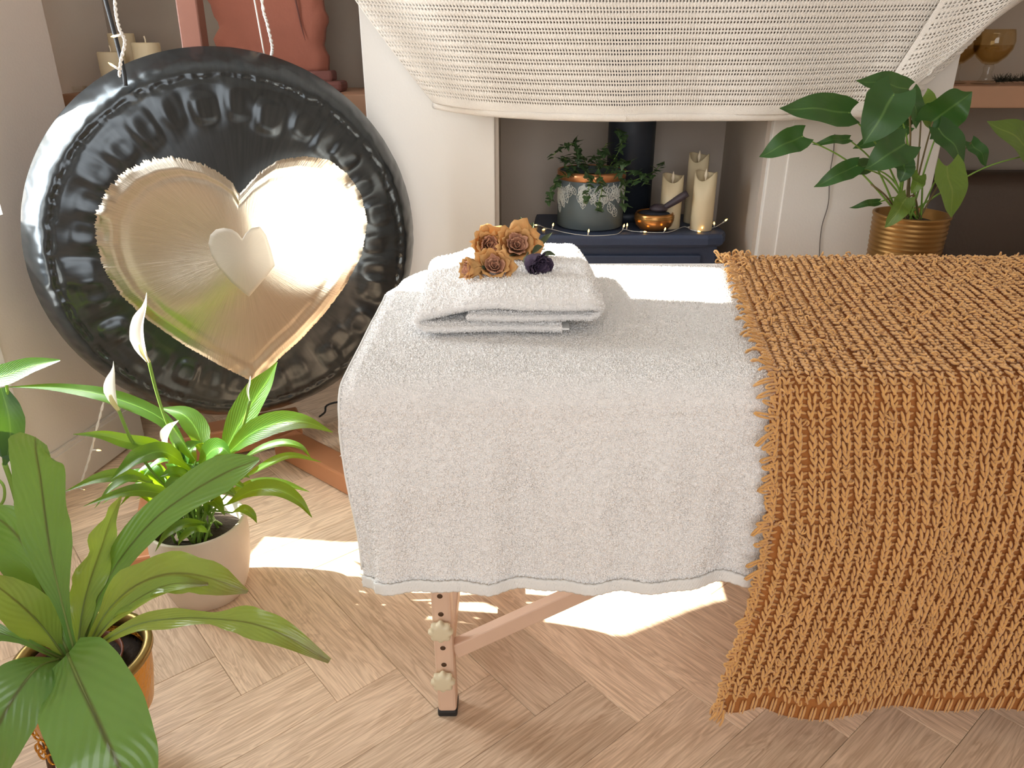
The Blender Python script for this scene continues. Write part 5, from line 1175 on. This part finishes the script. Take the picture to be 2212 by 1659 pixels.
frond([(178, 1408, 1.02), (205, 1310, 1.04), (255, 1215, 1.07), (330, 1125, 1.10), (410, 1065, 1.12), (490, 1020, 1.13), (560, 992, 1.12)], [6, 8, 15, 24, 31, 35, 36, 37, 40, 40, 26, 4], Vector((-0.15, -0.8, 0.6)), cup=0.16, wave=0.06)
frond([(184, 1412, 1.0), (225, 1330, 0.99), (285, 1270, 0.98), (360, 1240, 0.97), (440, 1245, 0.96), (535, 1278, 0.95)], [6, 11, 22, 36, 44, 44, 40, 44, 36, 24, 4], Vector((-0.1, -0.72, 0.68)), 'fern_leaf_light', wave=0.2, wf=3.5, jag=0.3)
frond([(182, 1414, 0.99), (235, 1345, 0.97), (300, 1292, 0.96), (370, 1262, 0.95), (450, 1262, 0.94)], [5, 9, 14, 20, 22, 18, 12, 3], Vector((0, -0.6, 0.75)), 'fern_leaf_light', wave=0.1)
frond([(196, 1414, 0.97), (240, 1375, 0.94), (310, 1345, 0.92), (400, 1335, 0.90), (480, 1338, 0.89), (550, 1348, 0.88), (620, 1375, 0.87), (712, 1428, 0.86)], [6, 8, 11, 16, 20, 20, 17, 12, 26, 32, 32, 26, 16, 6], Vector((0.05, -0.62, 0.75)), 'fern_leaf_light', wave=0.18, wf=5, jag=0.3, n=36)
frond([(146, 1412, 0.94), (170, 1470, 0.88), (203, 1540, 0.84), (233, 1605, 0.81), (262, 1668, 0.79), (285, 1730, 0.78)], [46, 92, 108, 113, 112, 106, 94, 72, 36], Vector((0.05, -0.72, 0.65)), cup=0.08, wave=0.03, n=34)
frond([(125, 1425, 0.97), (85, 1440, 0.92), (45, 1485, 0.88), (5, 1550, 0.85), (-30, 1630, 0.83), (-60, 1720, 0.82)], [10, 40, 62, 74, 78, 74, 60, 30], Vector((0.15, -0.7, 0.65)), cup=0.1, n=30)
frond([(140, 1425, 1.0), (95, 1405, 0.98), (45, 1382, 0.97), (-10, 1368, 0.96), (-80, 1380, 0.95)], [5, 6, 7, 8, 14, 30, 20], Vector((0.1, -0.6, 0.75)), n=18)
frond([(176, 1416, 1.03), (165, 1350, 1.06), (170, 1290, 1.09), (200, 1230, 1.12)], [6, 10, 14, 16, 12, 3], CAMN)

# ------------------------------------------------------------------ tall leafy plant by the garden door
TP = Vector((-1.235, 1.60, 0))
tpn = thing('tall_houseplant', 'tall climbing houseplant by the garden door with a sunlit leaf', 'plant', TP)
lathe('pot', [(0.055, 0), (0.062, 0.005), (0.072, 0.11), (0.075, 0.12), (0.069, 0.12), (0.066, 0.10), (0, 0.10)], 'white_gloss', tpn, 36); lathe('soil', [(0.066, 0.101), (0, 0.108)], 'soil', tpn, 20)
def tpb(pts, hw, nrm, mat='lily_leaf', cup=.2):
    P = [PY(*q) - TP for q in pts]; k = pts[0][2] / FPX * 1.1; blade('leaf', P, [h * k for h in hw], nrm, mat, tpn, n=18, m=7, cup=cup)
tpb([(-20, 818, 1.60), (20, 808, 1.59), (70, 790, 1.58), (130, 778, 1.57)], [16, 25, 24, 20, 12, 2], Vector((0.1, -0.8, 0.6)))
tpb([(2, 838, 1.60), (18, 895, 1.58), (22, 950, 1.57), (10, 1005, 1.56)], [10, 24, 30, 26, 14, 3], Vector((0.5, -0.8, 0.2)), 'philo_leaf')
tpb([(-40, 900, 1.58), (-10, 940, 1.57), (20, 975, 1.57), (45, 1000, 1.56)], [10, 22, 24, 16, 3], Vector((0.3, -0.8, 0.4)), 'philo_leaf')
for pts, r in (([(12, 812, 1.60), (20, 880, 1.60), (24, 960, 1.60), (38, 1080, 1.60)], .0032), ([(10, 1000, 1.58), (30, 1060, 1.59), (52, 1150, 1.60)], .006), ([(48, 1010, 1.58), (52, 1100, 1.60), (60, 1200, 1.60)], .008)):
    q = [PY(*p) - TP for p in pts]; tube('stem', q + [Vector((0.0, 0.0, 0.10))], r, 'stem_green', tpn, 7, 18)
tube('aerial_root', [PY(-10, 1030, 1.58) - TP, PY(8, 1050, 1.57) - TP, PY(8, 1080, 1.58) - TP, PY(-8, 1100, 1.59) - TP], 0.0035, 'stem_green', tpn, 6, 12)
